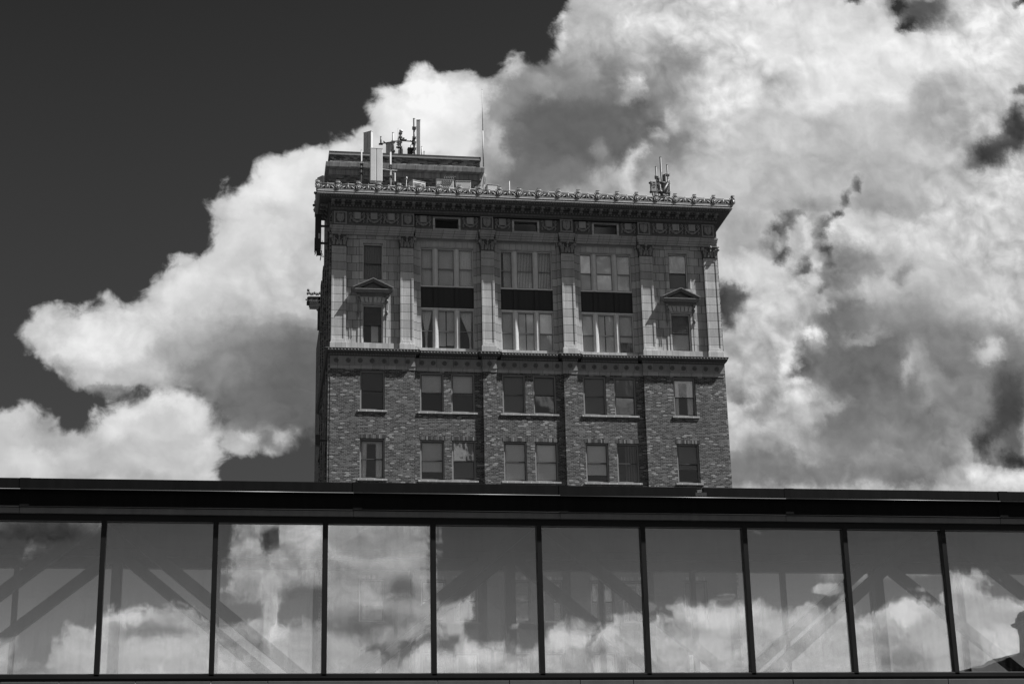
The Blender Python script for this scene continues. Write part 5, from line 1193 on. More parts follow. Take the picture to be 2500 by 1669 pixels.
# rear wing with the same cornice
b = MB((CX, Y0 + 12, 0))
b.box(4.38, XR - 0.2, YB + 0.01, YB + 14, 0, 38.6)
b.build('rear_wing', M['brick_upper'], tower)
b = MB((4.3, 103.3, zc0)); ye = 103.3
for pr in (prof, prof2):
    L_ = len(pr); off = 0.13
    vs = [(4.38 - o - off, ye, z) for o, z in pr] + [(4.38 - o - off, ye + 1.1, z) for o, z in pr]
    b.raw(vs, [(i, i + L_, i + L_ + 1, i + 1) for i in range(L_ - 1)])
    b.raw([(4.38 - o - off, ye, z) for o, z in pr] + [(4.4, ye, pr[-1][1]), (4.4, ye, pr[0][1])], [tuple(range(L_ + 2))])
b.box(4.1, 4.4, ye, ye + 1.0, zc0 - 1.0, zc0 + 0.9)
for i in range(9):
    xx = 3.42 + i * 0.11
    b.blob((xx, ye - 0.03, zc0 + 1.1 + 0.04 * math.sin(i * 2.0)), 0.06, 0.05, 0.11, 6, 5); b.blob((xx, ye - 0.03, zc0 + 0.62), 0.045, 0.03, 0.04, 5, 4)
for i in range(5): b.box(3.55, 4.3, ye - 0.05 + 0.0, ye + 0.02, zc0 + 0.06 + i * 0.09, zc0 + 0.10 + i * 0.09)
b.blob((3.46, ye, zc0 + 1.33), 0.09, 0.08, 0.10); b.blob((3.34, ye, zc0 + 0.70), 0.05, 0.05, 0.06)
b.build('rear_cornice', M['soot_shade'], tower)
# corbels and a thin conduit seen edge-on against the sky on the left side
b = MB((XL, Y0, 30))
for zz in (29.2, 29.6, 30.0, 30.3):
    b.blob((XL - 0.10, Y0 + 9.0, zz), 0.12, 0.2, 0.1)
b.box(XL - 0.2, XL, Y0 + 10.6, Y0 + 11.4, 30.6, 30.9)
b.build('side_corbel', M['soot_shade'], tower)
for k in range(3):
    b = MB((XL, Y0, 20)); pts = []
    for i in range(14):
        t = i / 13; pts.append((XL - 0.13 - 0.04 * k, Y0 + 0.5 + 4.5 * t + 0.3 * k, 28.6 - 13.0 * t * 0.55 - 0.25 * math.sin(t * 3.14)))
    b.path(pts, 0.02, 5); b.build('conduit', M['galv'], tower)

# ---- penthouse behind the parapet
py = Y0 + 4.5
pa, pb, pyb = 4.18, 12.95, Y0 + 10.5
b = MB((pa, py, 38.7)); b.box(pa, pb, py, pyb, 38.7, 42.70); b.box(pa + 0.02, pb - 0.0, py + 0.02, pyb, 42.90, 43.56)
b.build('penthouse_wall', M['brick_upper'], tower)
b = MB((pa, py, 42.3)); b.ring([(0.0, 42.24), (0.06, 42.25), (0.06, 42.29), (0.03, 42.30), (0.03, 42.56), (0.0, 42.58)], pa, pb, py, pyb); b.build('penthouse_band', M['weathered_band'], tower)
b = MB((pa, py, 42.8)); b.ring([(0.0, 42.60), (0.06, 42.64), (0.16, 42.66), (0.20, 42.70), (0.22, 42.94), (0.22, 42.98), (-0.05, 43.0)], pa, pb, py, pyb); b.build('penthouse_cornice', M['weathered_band'], tower)
b = MB((pa, py, 43.5)); b.ring([(0.0, 43.50), (0.05, 43.52), (0.05, 43.60)], pa, pb, py, pyb); b.build('penthouse_ledge', M['ornament_light'], tower)
b = MB((pa, py, 43.6)); b.box(pa - 0.04, pb + 0.04, py - 0.04, pyb, 43.602, 43.73); b.build('penthouse_coping', M['cap'], tower)

# ------------------------------------------------------------------ things standing on the roofs
RZ = 38.72                                             # main roof
PZ = 43.73                                             # penthouse roof
def thing(name, loc, label, cat, group=None): return empty(name, loc, label, cat, group)

def panel_antenna(cx, cy, z0, z1, wd, dp, ang, label, seam=True, mat='radome', group='panel antennas on the roof'):
    t = thing('panel_antenna', (cx, cy, z0), label, 'antenna', group)
    ax = Vector((math.cos(ang), math.sin(ang), 0)); ay = Vector((-ax.y, ax.x, 0))
    b = MB((cx, cy, z0)); c = Vector((cx, cy, (z0 + z1) / 2))
    if seam:
        for s_ in (-1, 1):
            b.obox(c + ax * s_ * wd / 4, ax, ay, (0, 0, 1), wd / 4 - 0.006, dp / 2, (z1 - z0) / 2)
    else:
        b.obox(c, ax, ay, (0, 0, 1), wd / 2, dp / 2, (z1 - z0) / 2)
    b.build('radome', M[mat], t, bevel=0.025)
    b = MB((cx, cy, z0)); b.obox(c - Vector((0, 0, (z1 - z0) / 2 + 0.03)), ax, ay, (0, 0, 1), wd / 2 - 0.03, dp / 2 - 0.02, 0.035)
    b.obox(c + Vector((0, 0, (z1 - z0) / 2 + 0.01)), ax, ay, (0, 0, 1), wd / 2 + 0.005, dp / 2 + 0.005, 0.012)
    b.build('end_cap', M['dark_pipe' if mat != 'radome' else 'cabinet'], t)
    b = MB((cx, cy, z0))
    for q in (0.2, 0.8):
        b.obox(Vector((cx, cy, z0 + (z1 - z0) * q)) + ay * (dp / 2 + 0.08), ax, ay, (0, 0, 1), 0.05, 0.1, 0.04)
    b.build('bracket', M['dark_pipe'], t)
    return t

E2 = Y0 + 1.0
def mast(x, y, z0, z1, r, label, mat='galv', clamps=(), group='masts on the roof', name='mast'):
    t = thing(name, (x, y, z0), label, 'mast', group)
    b = MB((x, y, z0)); b.tube((x, y, z0), (x, y, z1), r, 10); b.tube((x, y, z1), (x, y, z1 + 0.02), r * 1.15, 10); b.build('pole', M[mat], t)
    b = MB((x, y, z0)); b.box(x - 0.12, x + 0.12, y - 0.12, y + 0.12, z0, z0 + 0.02); b.build('base_plate', M[mat], t)
    for zc_ in clamps:
        b = MB((x, y, zc_)); b.box(x - r - 0.04, x + r + 0.04, y - r - 0.05, y + r + 0.03, zc_ - 0.04, zc_ + 0.04)
        for s_ in (-1, 1):
            b.tube((x - 0.13, y - r - 0.03, zc_ + s_ * 0.05), (x + 0.13, y - r - 0.03, zc_ + s_ * 0.05), 0.012, 6)
        b.build('clamp', M['dark_pipe'], t)
    return t

# front group: the big pale panel between two masts
panel_antenna(6.60, E2, 40.37, 42.34, 0.70, 0.26, 0.06, 'large pale panel antenna with a centre seam, nearest the parapet in front of the penthouse')
mast(5.80, E2 + 0.2, RZ, 42.33, 0.04, 'galvanised mast just left of the large seamed panel antenna', clamps=(41.2, 41.45, 40.9))
mast(7.40, E2 - 0.05, RZ, 42.19, 0.048, 'galvanised mast just right of the large seamed panel antenna', clamps=(41.2, 41.35, 40.7))
t = thing('crossbar', (6.5, E2 + 0.25, 41.3), 'thin horizontal pipe crossing behind the large seamed panel antenna', 'pipe')
b = MB((6.5, E2 + 0.25, 41.3)); b.tube((5.25, E2 + 0.28, 41.38), (7.80, E2 + 0.28, 41.22), 0.028, 8); b.build('pipe', M['galv'], t)
b = MB((6.5, E2 + 0.25, 41.3)); b.tube((7.80, E2 + 0.28, 41.22), (7.82, E2 + 0.28, 41.22), 0.035, 8); b.tube((5.23, E2 + 0.28, 41.38), (5.25, E2 + 0.28, 41.38), 0.035, 8); b.build('end_plug', M['dark_pipe'], t)
t = thing('radio_unit', (7.55, E2 + 0.1, 40.5), 'ribbed radio unit clamped to the mast right of the large panel antenna', 'radio unit')
b = MB((7.5, E2, 40.5)); b.obox((7.52, E2 + 0.12, 40.75), (0.85, 0.5, 0), (-0.5, 0.85, 0), (0, 0, 1), 0.16, 0.10, 0.26); b.build('housing', M['cabinet'], t, bevel=0.015)
b = MB((7.5, E2, 40.5))
for i in range(7): b.obox((7.43 + i * 0.03, E2 - 0.02 + i * 0.018, 40.75), (0.85, 0.5, 0), (-0.5, 0.85, 0), (0, 0, 1), 0.005, 0.05, 0.25)
b.build('cooling_fins', M['dark_pipe'], t)
b = MB((7.5, E2, 40.5)); b.path([(7.55, E2 + 0.1, 40.49), (7.60, E2 + 0.1, 40.3), (7.72, E2 + 0.1, 40.15), (7.72, E2 + 0.1, 39.9), (7.60, E2 + 0.1, 39.6), (7.4, E2 + 0.1, 39.0)], 0.018, 6); b.build('cable', M['rubber'], t)
t = thing('wind_sensor', (8.25, E2, RZ), 'short pole with a white cap, left of the rooftop condenser', 'sensor')
b = MB((8.25, E2, RZ)); b.tube((8.22, E2, RZ), (8.30, E2, 40.62), 0.018, 6); b.build('pole', M['galv'], t)
b = MB((8.3, E2, 40.6)); b.lathe((8.30, E2, 40.60), (0, 0, 1), [(0.03, 0), (0.05, 0.03), (0.045, 0.12), (0.02, 0.15), (0.001, 0.155)], 10); b.build('cap', M['radome'], t)

# air conditioning condenser, seen at an angle
def box_unit(name, cx, cy, z0, hx, hy, hz, ang, label, cat, mat='cabinet', grille=False, screws=True, group=None):
    t = thing(name, (cx, cy, z0), label, cat, group)
    ax = Vector((math.cos(ang), math.sin(ang), 0)); ay = Vector((-ax.y, ax.x, 0)); up = Vector((0, 0, 1))
    c = Vector((cx, cy, z0 + hz + 0.1))
    b = MB((cx, cy, z0)); b.obox(c, ax, ay, up, hx, hy, hz); b.build('housing', M[mat], t, bevel=0.015)
    b = MB((cx, cy, z0))
    for s_ in (-1, 1): b.obox(Vector((cx, cy, z0 + 0.05)) + ax * s_ * hx * 0.7, ax, ay, up, 0.05, hy, 0.05)
    b.build('feet', M['dark_pipe'], t)
    b = MB((cx, cy, z0)); b.obox(c + up * (hz + 0.008), ax, ay, up, hx + 0.015, hy + 0.015, 0.012); b.build('lid', M[mat], t)
    if grille:
        g = MB((cx, cy, z0)); g.obox(c - ay * (hy + 0.004), ax, ay, up, hx * 0.88, 0.003, hz * 0.85); g.build('grille', M['rubber'], t)
        g = MB((cx, cy, z0))
        for k in range(5):
            g.obox(c - ay * (hy + 0.012) + ax * (k - 2) * hx * 0.38, ax, ay, up, 0.012, 0.005, hz * 0.85)
        for k in range(4):
            g.obox(c - ay * (hy + 0.012) + up * (k - 1.5) * hz * 0.5, ax, ay, up, hx * 0.88, 0.004, 0.008)
        g.build('grille_bar', M['galv'], t)
    elif screws:
        g = MB((cx, cy, z0))
        for sx in (-1, 1):
            for sz in (-0.4, 0.6):
                g.obox(c - ay * (hy + 0.004) + ax * sx * hx * 0.82 + up * hz * sz, ax, ay, up, 0.018, 0.004, 0.018)
        g.build('catch', M['galv'], t)
    return t
box_unit('condenser', 8.86, E2 + 0.55, RZ, 0.40, 0.42, 0.88, 0.40, 'air-conditioning condenser with a dark grille, standing left of the cabinet with black cables', 'air conditioner', grille=True)
box_unit('equipment_cabinet', 10.45, E2 + 0.1, RZ, 0.49, 0.22, 0.90, -0.03, 'pale equipment cabinet with a fan of black cables on its top', 'cabinet', group='equipment cabinets on the roof')
box_unit('equipment_cabinet', 11.48, E2 + 0.1, RZ, 0.42, 0.2, 0.885, -0.03, 'plain pale cabinet in front of the right end of the penthouse', 'cabinet', group='equipment cabinets on the roof')
box_unit('vent_housing', 13.12, E2 + 0.2, RZ, 0.33, 0.3, 0.81, 0.10, 'low pale housing standing alone just right of the penthouse', 'vent', screws=False)
box_unit('utility_box', 7.30, E2 + 0.9, RZ, 0.66, 0.2, 0.76, 0.0, 'low pale box behind the radio unit at the foot of the penthouse wall', 'cabinet', screws=False)
t = thing('cable_bundle', (10.5, E2 - 0.15, 40.3), 'bundle of black cables arching over the front of the equipment cabinet', 'cables')
for i in range(6):
    xx = 10.30 + i * 0.10
    b = MB((xx, E2 - 0.15, 40.3))
    b.path([(xx - 0.10, E2 - 0.17, 40.22), (xx + 0.0, E2 - 0.17, 40.42), (xx + 0.06, E2 - 0.17, 40.62), (xx + 0.12, E2 - 0.10, 40.78), (xx + 0.17 + 0.02 * i, E2 + 0.05, 40.92 - 0.02 * (i % 2)), (xx + 0.22, E2 + 0.35, 40.90), (xx + 0.20, E2 + 0.7, 40.6)], 0.016, 6)
    b.blob((xx - 0.0, E2 - 0.19, 40.44), 0.032, 0.02, 0.032)
    b.build('cable', M['rubber'], t)
mast(14.10, E2, RZ, 40.73, 0.015, 'very thin short rod standing on the roof between the vent housing and the right corner', mat='radome', name='thin_rod')
t = thing('roof_panel', (3.55, E2 + 0.3, RZ), 'dark boxy antenna at the left corner of the roof beside the penthouse', 'antenna')
b = MB((3.55, E2 + 0.3, 39.6))
b.raw([(x_, y_, z_) for y_ in (E2 + 0.2, E2 + 0.5) for (x_, z_) in ((3.36, 39.5), (3.74, 39.5), (3.74, 40.72), (3.66, 40.74), (3.36, 40.58))], [(0, 1, 2, 3, 4), (9, 8, 7, 6, 5)] + [(i, i + 5, (i + 1) % 5 + 5, (i + 1) % 5) for i in range(5)])
b.build('housing', M['dark_pipe'], t, bevel=0.02)
b = MB((3.8, E2 + 0.3, RZ)); b.tube((4.45, E2 + 0.35, RZ), (4.45, E2 + 0.35, 40.3), 0.05, 8); b.tube((4.45, E2 + 0.35, 40.1), (3.7, E2 + 0.35, 40.1), 0.035, 8); b.build('pole', M['dark_pipe'], t)

# penthouse-top group
P2 = Y0 + 5.5
panel_antenna(6.47, P2 + 0.05, PZ + 0.05, 45.50, 0.56, 0.20, -0.68, 'tall panel antenna with a dark broad face, leftmost on the penthouse roof')
panel_antenna(7.71, P2 + 0.1, PZ + 0.02, 44.92, 0.42, 0.10, -0.62, 'short dark panel antenna on the penthouse roof, beside the thin lattice of pipes')
panel_antenna(9.45, P2, PZ + 0.05, 46.38, 0.24, 0.26, -0.20, 'tallest and narrowest pale panel antenna, on the right of the penthouse group', seam=False)
mast(7.19, P2 - 0.3, 44.62, 45.10, 0.045, 'stub of dark pipe rising from the left end of the penthouse pipe frame', mat='dark_pipe', name='pipe_stub')
mast(7.93, P2 - 0.05, PZ, 45.50, 0.06, 'mottled pole against the short dark panel on the penthouse', clamps=(44.3, 44.9))
mast(8.23, P2 - 0.1, 44.55, 45.77, 0.022, 'hair-thin whip beside the lamp-topped mast on the penthouse', clamps=(44.9, 44.75), name='whip_antenna')
t = mast(8.36, P2, PZ, 45.70, 0.055, 'slim penthouse mast topped by a small lamp', mat='dark_pipe', clamps=(45.5, 45.25, 44.95, 44.6))
b = MB((8.42, P2, 45.7)); b.lathe((8.42, P2 - 0.02, 45.62), (0.3, 0, 1), [(0.001, -0.03), (0.09, 0.0), (0.10, 0.03), (0.05, 0.10), (0.001, 0.11)], 10); b.build('lamp_head', M['radome'], t)
mast(9.17, P2 - 0.1, PZ, 46.45, 0.06, 'dark mast close against the left side of the tallest panel antenna', mat='dark_pipe', clamps=(45.85, 45.8, 45.2, 44.9, 44.5))
mast(9.65, P2 + 0.2, PZ, 44.80, 0.045, 'short pipe just right of the tallest panel antenna', mat='galv', name='vent_pipe')
t = mast(9.79, P2 + 0.2, PZ, 44.50, 0.035, 'rightmost stub on the penthouse roof, rising from a small pot', mat='dark_pipe', name='vent_pipe')
b = MB((9.79, P2 + 0.2, PZ)); b.lathe((9.79, P2 + 0.2, PZ), (0, 0, 1), [(0.11, 0), (0.12, 0.2), (0.10, 0.24), (0.04, 0.26)], 10); b.build('collar', M['cabinet'], t)
t = thing('antenna_mount', (8.0, P2, 45.0), 'dark pipe mount with sloping arms linking the masts on the penthouse roof', 'antenna mount')
for (a_, c_) in (((7.13, P2 - 0.35, 44.62), (8.76, P2 + 0.3, 45.27)), ((8.40, P2 + 0.1, 45.10), (9.12, P2, 45.02)), ((7.38, P2 + 0.1, 45.0), (7.56, P2 - 0.1, 44.72)), ((8.98, P2 + 0.25, 45.18), (9.10, P2 + 0.05, 45.0))):
    b = MB(a_); b.tube(a_, c_, 0.036, 8); b.build('arm', M['dark_pipe'], t)
b = MB((8.4, P2, 45.0)); b.blob((8.42, P2, 45.08), 0.13, 0.1, 0.07); b.box(8.48, 8.60, P2 - 0.12, P2 + 0.05, 45.03, 45.20); b.box(8.20, 8.26, P2 - 0.15, P2, 44.5, 45.15); b.build('junction', M['dark_pipe'], t)
b = MB((9.1, P2, 45.0)); b.blob((9.12, P2, 45.02), 0.10, 0.1, 0.1); b.box(9.05, 9.15, P2 - 0.12, P2 + 0.05, 44.85, 45.1); b.blob((7.17, P2 - 0.3, 44.63), 0.07, 0.07, 0.05); b.build('joint', M['dark_pipe'], t)
box_unit('equipment_cabinet', 8.94, P2 + 0.1, PZ, 0.13, 0.15, 0.38, 0.1, 'small dark cabinet on the penthouse left of the tallest panel antenna', 'cabinet', mat='dark_pipe', screws=False, group='equipment cabinets on the roof')
for k, (cx_, lb) in enumerate(((8.28, 'small radio box on the left of the lamp-topped mast, on the penthouse'), (8.44, 'small radio box on the right of the lamp-topped mast, on the penthouse'))):
    t = thing('radio_unit', (cx_, P2 - 0.12, PZ + 0.02), lb, 'radio unit')
    b = MB((cx_, P2 - 0.12, PZ)); b.box(cx_ - 0.055, cx_ + 0.055, P2 - 0.2, P2 - 0.08, PZ + 0.08, PZ + (0.72 if k else 0.66)); b.build('housing', M['bronze'], t, bevel=0.01)
    b = MB((cx_, P2 - 0.12, PZ)); b.tube((cx_, P2 - 0.14, PZ), (cx_, P2 - 0.14, PZ + 0.09), 0.02, 6); b.build('cable', M['rubber'], t)
t = thing('cable_tangle', (9.15, P2 - 0.1, 44.2), 'tangle of black cables and clamps round the foot of the dark penthouse mast', 'cables')
b = MB((9.15, P2 - 0.15, 44.2)); r_ = random.Random(8)
for i in range(12):
    z_ = 43.78 + i * 0.085; b.path([(9.05 + r_.uniform(-.05, .1), P2 - 0.18, z_), (9.15 + r_.uniform(-.05, .1), P2 - 0.24, z_ + 0.12), (9.22 + r_.uniform(-.05, .02), P2 - 0.18, z_ + r_.uniform(0, .2))], 0.025, 5)
b.path([(9.0, P2 - 0.1, 44.3), (8.95, P2 - 0.1, 44.7), (9.05, P2 - 0.1, 44.85), (9.15, P2 - 0.1, 44.8)], 0.02, 5)
b.build('cable', M['rubber'], t)
t = thing('tall_whip_antenna', (13.20, P2 - 1.1, 43.1), 'very tall thin whip antenna at the right corner of the penthouse', 'antenna')
b = MB((13.2, P2 - 1.1, 43.1)); b.tube((13.13, Y0 + 4.42, 43.1), (13.13, Y0 + 4.42, 45.4), 0.034, 8); b.tube((13.13, Y0 + 4.42, 45.4), (13.13, Y0 + 4.42, 48.1), 0.024, 8, 0.014); b.build('rod', M['galv'], t)
b = MB((13.2, P2 - 1.1, 43.1)); b.blob((13.13, Y0 + 4.42, 48.1), 0.025, 0.025, 0.04); b.build('tip', M['galv'], t)
t = thing('pipe_bracket', (13.2, Y0 + 4.5, 42.3), 'ladder-like pale pipes bracketed to the right side of the penthouse', 'pipes')
b = MB((13.2, Y0 + 4.5, 42.0))
for d_ in (0.0, 0.09): b.path([(13.20 + d_, Y0 + 4.6 + d_, 42.75), (13.16 + d_, Y0 + 4.9, 42.2), (13.0 + d_, Y0 + 5.2, 41.4)], 0.022, 6)
for i in range(5): b.tube((13.18 - 0.03 * i, Y0 + 4.7 + 0.1 * i, 42.6 - 0.25 * i), (13.28 - 0.03 * i, Y0 + 4.7 + 0.1 * i, 42.6 - 0.25 * i), 0.015, 5)
b.build('pipe', M['galv'], t)

# right-hand mast cluster
mast(22.60, E2, RZ, 42.0, 0.045, 'left pole of the three dark poles near the right corner of the roof', mat='dark_pipe', clamps=(41.35, 41.3, 40.9), group='poles of the right mast cluster')
mast(22.92, E2 + 0.1, RZ, 42.65, 0.055, 'tallest middle pole of the three near the right corner of the roof', mat='dark_pipe', clamps=(41.05, 40.5), group='poles of the right mast cluster')
mast(23.26, E2, RZ, 42.14, 0.045, 'right pole of the three dark poles near the right corner of the roof', mat='dark_pipe', clamps=(41.5, 41.0, 40.4), group='poles of the right mast cluster')
panel_antenna(22.76, E2 + 0.3, 39.9, 41.38, 0.20, 0.16, -0.3, 'narrow grey panel antenna between the left and middle poles of the right cluster', seam=False, mat='louvre', group='panel antennas of the right cluster')
panel_antenna(23.13, E2 + 0.35, 39.8, 41.65, 0.34, 0.12, -0.9, 'dark angled panel antenna between the middle and right poles of the right cluster', seam=False, mat='louvre', group='panel antennas of the right cluster')
panel_antenna(23.37, E2 + 0.1, 39.8, 41.2, 0.05, 0.1, 0.3, 'pale sliver of a panel antenna on the outer side of the right pole', seam=False, group='panel antennas of the right cluster')
t = thing('radio_unit', (22.37, E2 - 0.05, 40.45), 'boxy radio unit with a framed front, leftmost in the right mast cluster', 'radio unit')
b = MB((22.37, E2, 40.5)); b.box(22.22, 22.54, E2 - 0.12, E2 + 0.12, 40.42, 41.08); b.build('housing', M['louvre'], t, bevel=0.02)
b = MB((22.37, E2, 40.5))
for (q0, q1, z0_, z1_) in ((22.31, 22.52, 41.00, 41.02), (22.31, 22.52, 40.86, 40.875), (22.31, 22.33, 40.80, 41.0), (22.50, 22.52, 40.80, 41.0), (22.36, 22.48, 40.71, 40.73)): b.box(q0, q1, E2 - 0.14, E2 - 0.118, z0_, z1_)
b.build('front_frame', M['radome'], t)
b = MB((22.37, E2, 40.5)); b.blob((22.20, E2, 40.98), 0.08, 0.07, 0.07); b.blob((22.22, E2, 40.42), 0.07, 0.07, 0.08); b.tube((22.20, E2, 40.98), (22.6, E2, 40.98), 0.03, 6); b.path([(22.3, E2, 40.42), (22.32, E2, 40.25), (22.4, E2, 40.1), (22.42, E2, 39.5)], 0.03, 6); b.path([(22.45, E2, 40.42), (22.47, E2, 40.2), (22.52, E2, 39.6)], 0.035, 6); b.build('connector', M['dark_pipe'], t)
t = thing('mast_brace', (22.9, E2, 40.6), 'thick dark diagonal brace and crosspieces tying the right mast cluster together', 'brace')
b = MB((22.9, E2, 40.6)); b.tube((22.72, E2 - 0.1, 40.1), (23.24, E2 - 0.05, 40.98), 0.07, 8); b.build('strut', M['dark_pipe'], t)
b = MB((22.9, E2, 40.6)); b.tube((22.58, E2 - 0.06, 41.04), (23.28, E2 - 0.04, 41.0), 0.04, 8); b.tube((22.55, E2 - 0.06, 40.30), (23.25, E2 - 0.04, 40.22), 0.05, 8); b.blob((22.78, E2 - 0.1, 40.42), 0.14, 0.1, 0.12); b.blob((22.66, E2 - 0.1, 40.15), 0.12, 0.1, 0.16); b.path([(22.7, E2 - 0.12, 40.2), (22.66, E2 - 0.14, 40.5), (22.8, E2 - 0.14, 40.62), (22.9, E2 - 0.12, 40.4)], 0.025, 6); b.build('crosspiece', M['dark_pipe'], t)

# antenna and cables hanging on the left side wall
t = thing('side_antenna', (3.5, Y0 + 0.8, 36.0), 'dark panel antenna hung on the left side of the tower under the cornice', 'antenna')
b = MB((3.5, Y0 + 0.8, 36)); b.box(3.27, 3.60, Y0 + 0.7, Y0 + 1.0, 36.15, 38.2); b.box(3.24, 3.30, Y0 + 0.68, Y0 + 0.8, 35.95, 36.8); b.build('housing', M['spandrel'], t, bevel=0.02)
b = MB((3.5, Y0 + 0.8, 36)); b.box(3.60, 4.14, Y0 + 0.8, Y0 + 0.9, 37.5, 37.6); b.box(3.60, 4.14, Y0 + 0.8, Y0 + 0.9, 36.5, 36.6); b.build('bracket', M['dark_pipe'], t)
b = MB((3.5, Y0 + 0.8, 36)); b.box(3.44, 3.54, Y0 + 0.66, Y0 + 0.70, 36.75, 37.05); b.build('label_plate', M['cabinet'], t)
t = thing('cable_loops', (3.5, Y0 + 0.8, 35.6), 'looped black cables dangling below the dark antenna on the left side', 'cables')
r_ = random.Random(4)
for i in range(7):
    x0_ = 3.33 + 0.05 * i; dz_ = r_.uniform(0.25, 0.62); b = MB((3.5, Y0 + 0.8, 36)); pts = []
    for j in range(11):
        tt = j / 10; pts.append((x0_ + 0.16 * math.sin(tt * 3.14 * 1.2) * (1 if i % 2 else -0.4), Y0 + 0.75 + 0.03 * i, 36.15 + (0.6 if j == 10 else 0) - dz_ * math.sin(tt * math.pi)))
    b.path(pts, 0.014, 5); b.build('cable', M['rubber'], t)
b = MB((3.5, Y0 + 0.8, 36)); b.box(3.36, 3.58, Y0 + 0.72, Y0 + 0.95, 35.85, 36.14); b.build('connector_block', M['rubber'], t)
t = thing('wall_box', (3.55, Y0 + 0.4, 25.3), 'small dark box bracketed to the left side wall, low beside the brick storeys', 'box')
b = MB((3.5, Y0 + 0.4, 25.3)); b.box(3.42, 3.68, Y0 + 0.3, Y0 + 0.7, 25.08, 25.62); b.build('housing', M['spandrel'], t, bevel=0.02)
b = MB((3.5, Y0 + 0.4, 25.3)); b.box(3.68, 4.04, Y0 + 0.45, Y0 + 0.55, 25.3, 25.4); b.build('bracket', M['dark_pipe'], t)

# ------------------------------------------------------------------ the glazed footbridge
BY = 30.0
PW = 1.90
M0 = -2.43                                             # a mullion; the others stand 1.90 m apart
BX0, BX1 = M0 - 9 * PW, M0 + 17 * PW
GT, GB = 8.275, 5.655
bridge = empty('glazed_footbridge', ((BX0 + BX1) / 2, BY, 5.0), 'long dark footbridge with a row of mirror-like panes crossing the street below the tower', 'footbridge')
BO = ((BX0 + BX1) / 2, BY, 5.0)
rb = random.Random(21)
yf = BY - 0.05
mull = None
for i in range(27):
    xx = M0 + (i - 9) * PW
    if mull is None:
        b = MB((xx, yf, GB)); b.box(xx - 0.045, xx + 0.045, yf - 0.03, yf + 0.10, GB - 0.04, GT + 0.05)
        mull = b.build('mullion', M['mull_black'], bridge, bevel=0.004); xm0 = xx
    else: copy_tree(mull, bridge, (xx - xm0, 0, 0))
# panes, each set a hair out of true as real ones are
for i in range(26):
    xa = M0 + (i - 9) * PW + 0.04; xb = xa + PW - 0.08; cx_ = (xa + xb) / 2; cz_ = (GT + GB) / 2
    b = MB((cx_, BY, cz_)); b.box(xa, xb, BY, BY + 0.012, GB - 0.02, GT + 0.02)
    o = b.build('glass_pane', M['bridge_glass'], bridge)
    ta, tb = math.radians(rb.gauss(0, 0.10)), math.radians(rb.gauss(0, 0.14))
    o.rotation_euler = (0, 0, 0) if i == 17 else (ta, 0, tb)
# front sections between expansion joints, slightly out of line
joints = [BX0 - 0.1] + [q for q in (-3.20, 1.75, 7.60, 13.2, 20.0, 26.5) ] + [BX1 + 0.1]
joints = [BX0 - 0.1, -11.0, -3.85, 1.85, 5.55, 9.75, 13.9, 20.5, BX1 + 0.1]
for i in range(len(joints) - 1):
    x0, x1 = joints[i] + 0.003, joints[i + 1] - 0.003; dz = rb.uniform(-0.003, 0.003); dy = rb.uniform(-0.003, 0.003)
    b = MB(((x0 + x1) / 2, yf, 8.9)); y = yf - 0.16 + dy
    notch = (8.06, 8.20)
    if x0 < notch[0] < x1:
        b.box(x0, notch[0], y, y + 0.10, 8.80 + dz, 8.98 + dz)
        b.raw([(notch[0], y, 8.80 + dz), (notch[0] + 0.0, y, 8.98 + dz), (notch[0] + 0.04, y, 8.87 + dz)], [(0, 1, 2)])
        b.box(notch[0], notch[1], y, y + 0.10, 8.80 + dz, 8.868 + dz)
        b.box(notch[1], x1, y, y + 0.10, 8.80 + dz, 8.98 + dz)
    else:
        b.box(x0, x1, y, y + 0.10, 8.80 + dz, 8.98 + dz)
    b.build('parapet_fascia', M['black_metal'], bridge, bevel=0.004)
    b = MB(((x0 + x1) / 2, yf, 8.78)); b.tube((x0, y - 0.012, 8.786 + dz), (x1, y - 0.012, 8.786 + dz), 0.0085, 8); b.build('fascia_lip', M['lip_metal'], bridge)
    b = MB(((x0 + x1) / 2, yf, 8.7)); b.box(x0, x1, y + 0.06, y + 0.16, 8.50, 8.80)
    b.box(x0, x1, y + 0.045, y + 0.06, 8.735, 8.75)
    b.build('lower_fascia', M['black_metal'], bridge, bevel=0.004)
    b = MB(((x0 + x1) / 2, yf, 8.5)); b.tube((x0, y + 0.05, 8.497 + dz), (x1, y + 0.05, 8.497 + dz), 0.007, 8); b.build('fascia_lip', M['lip_metal'], bridge)
    b = MB(((x0 + x1) / 2, yf, 8.44)); b.box(x0, x1, y + 0.08, y + 0.20, 8.385, 8.489); b.build('gutter_channel', M['channel'], bridge, bevel=0.006)
for xx in [j for j in joints[1:-1]]:
    b = MB((xx, yf, 8.9)); y = yf - 0.165; b.box(xx - 0.02, xx + 0.16, y, y + 0.005, 8.80, 8.983); b.box(xx - 0.03, xx + 0.15, y + 0.055, y + 0.064, 8.50, 8.735); b.build('cover_strip', M['black_metal'], bridge)
b = MB((8.4, yf, 8.8)); b.box(8.03, 8.24, yf - 0.235, yf - 0.212, 8.80, 8.866); b.build('scupper', M['cap'], bridge)
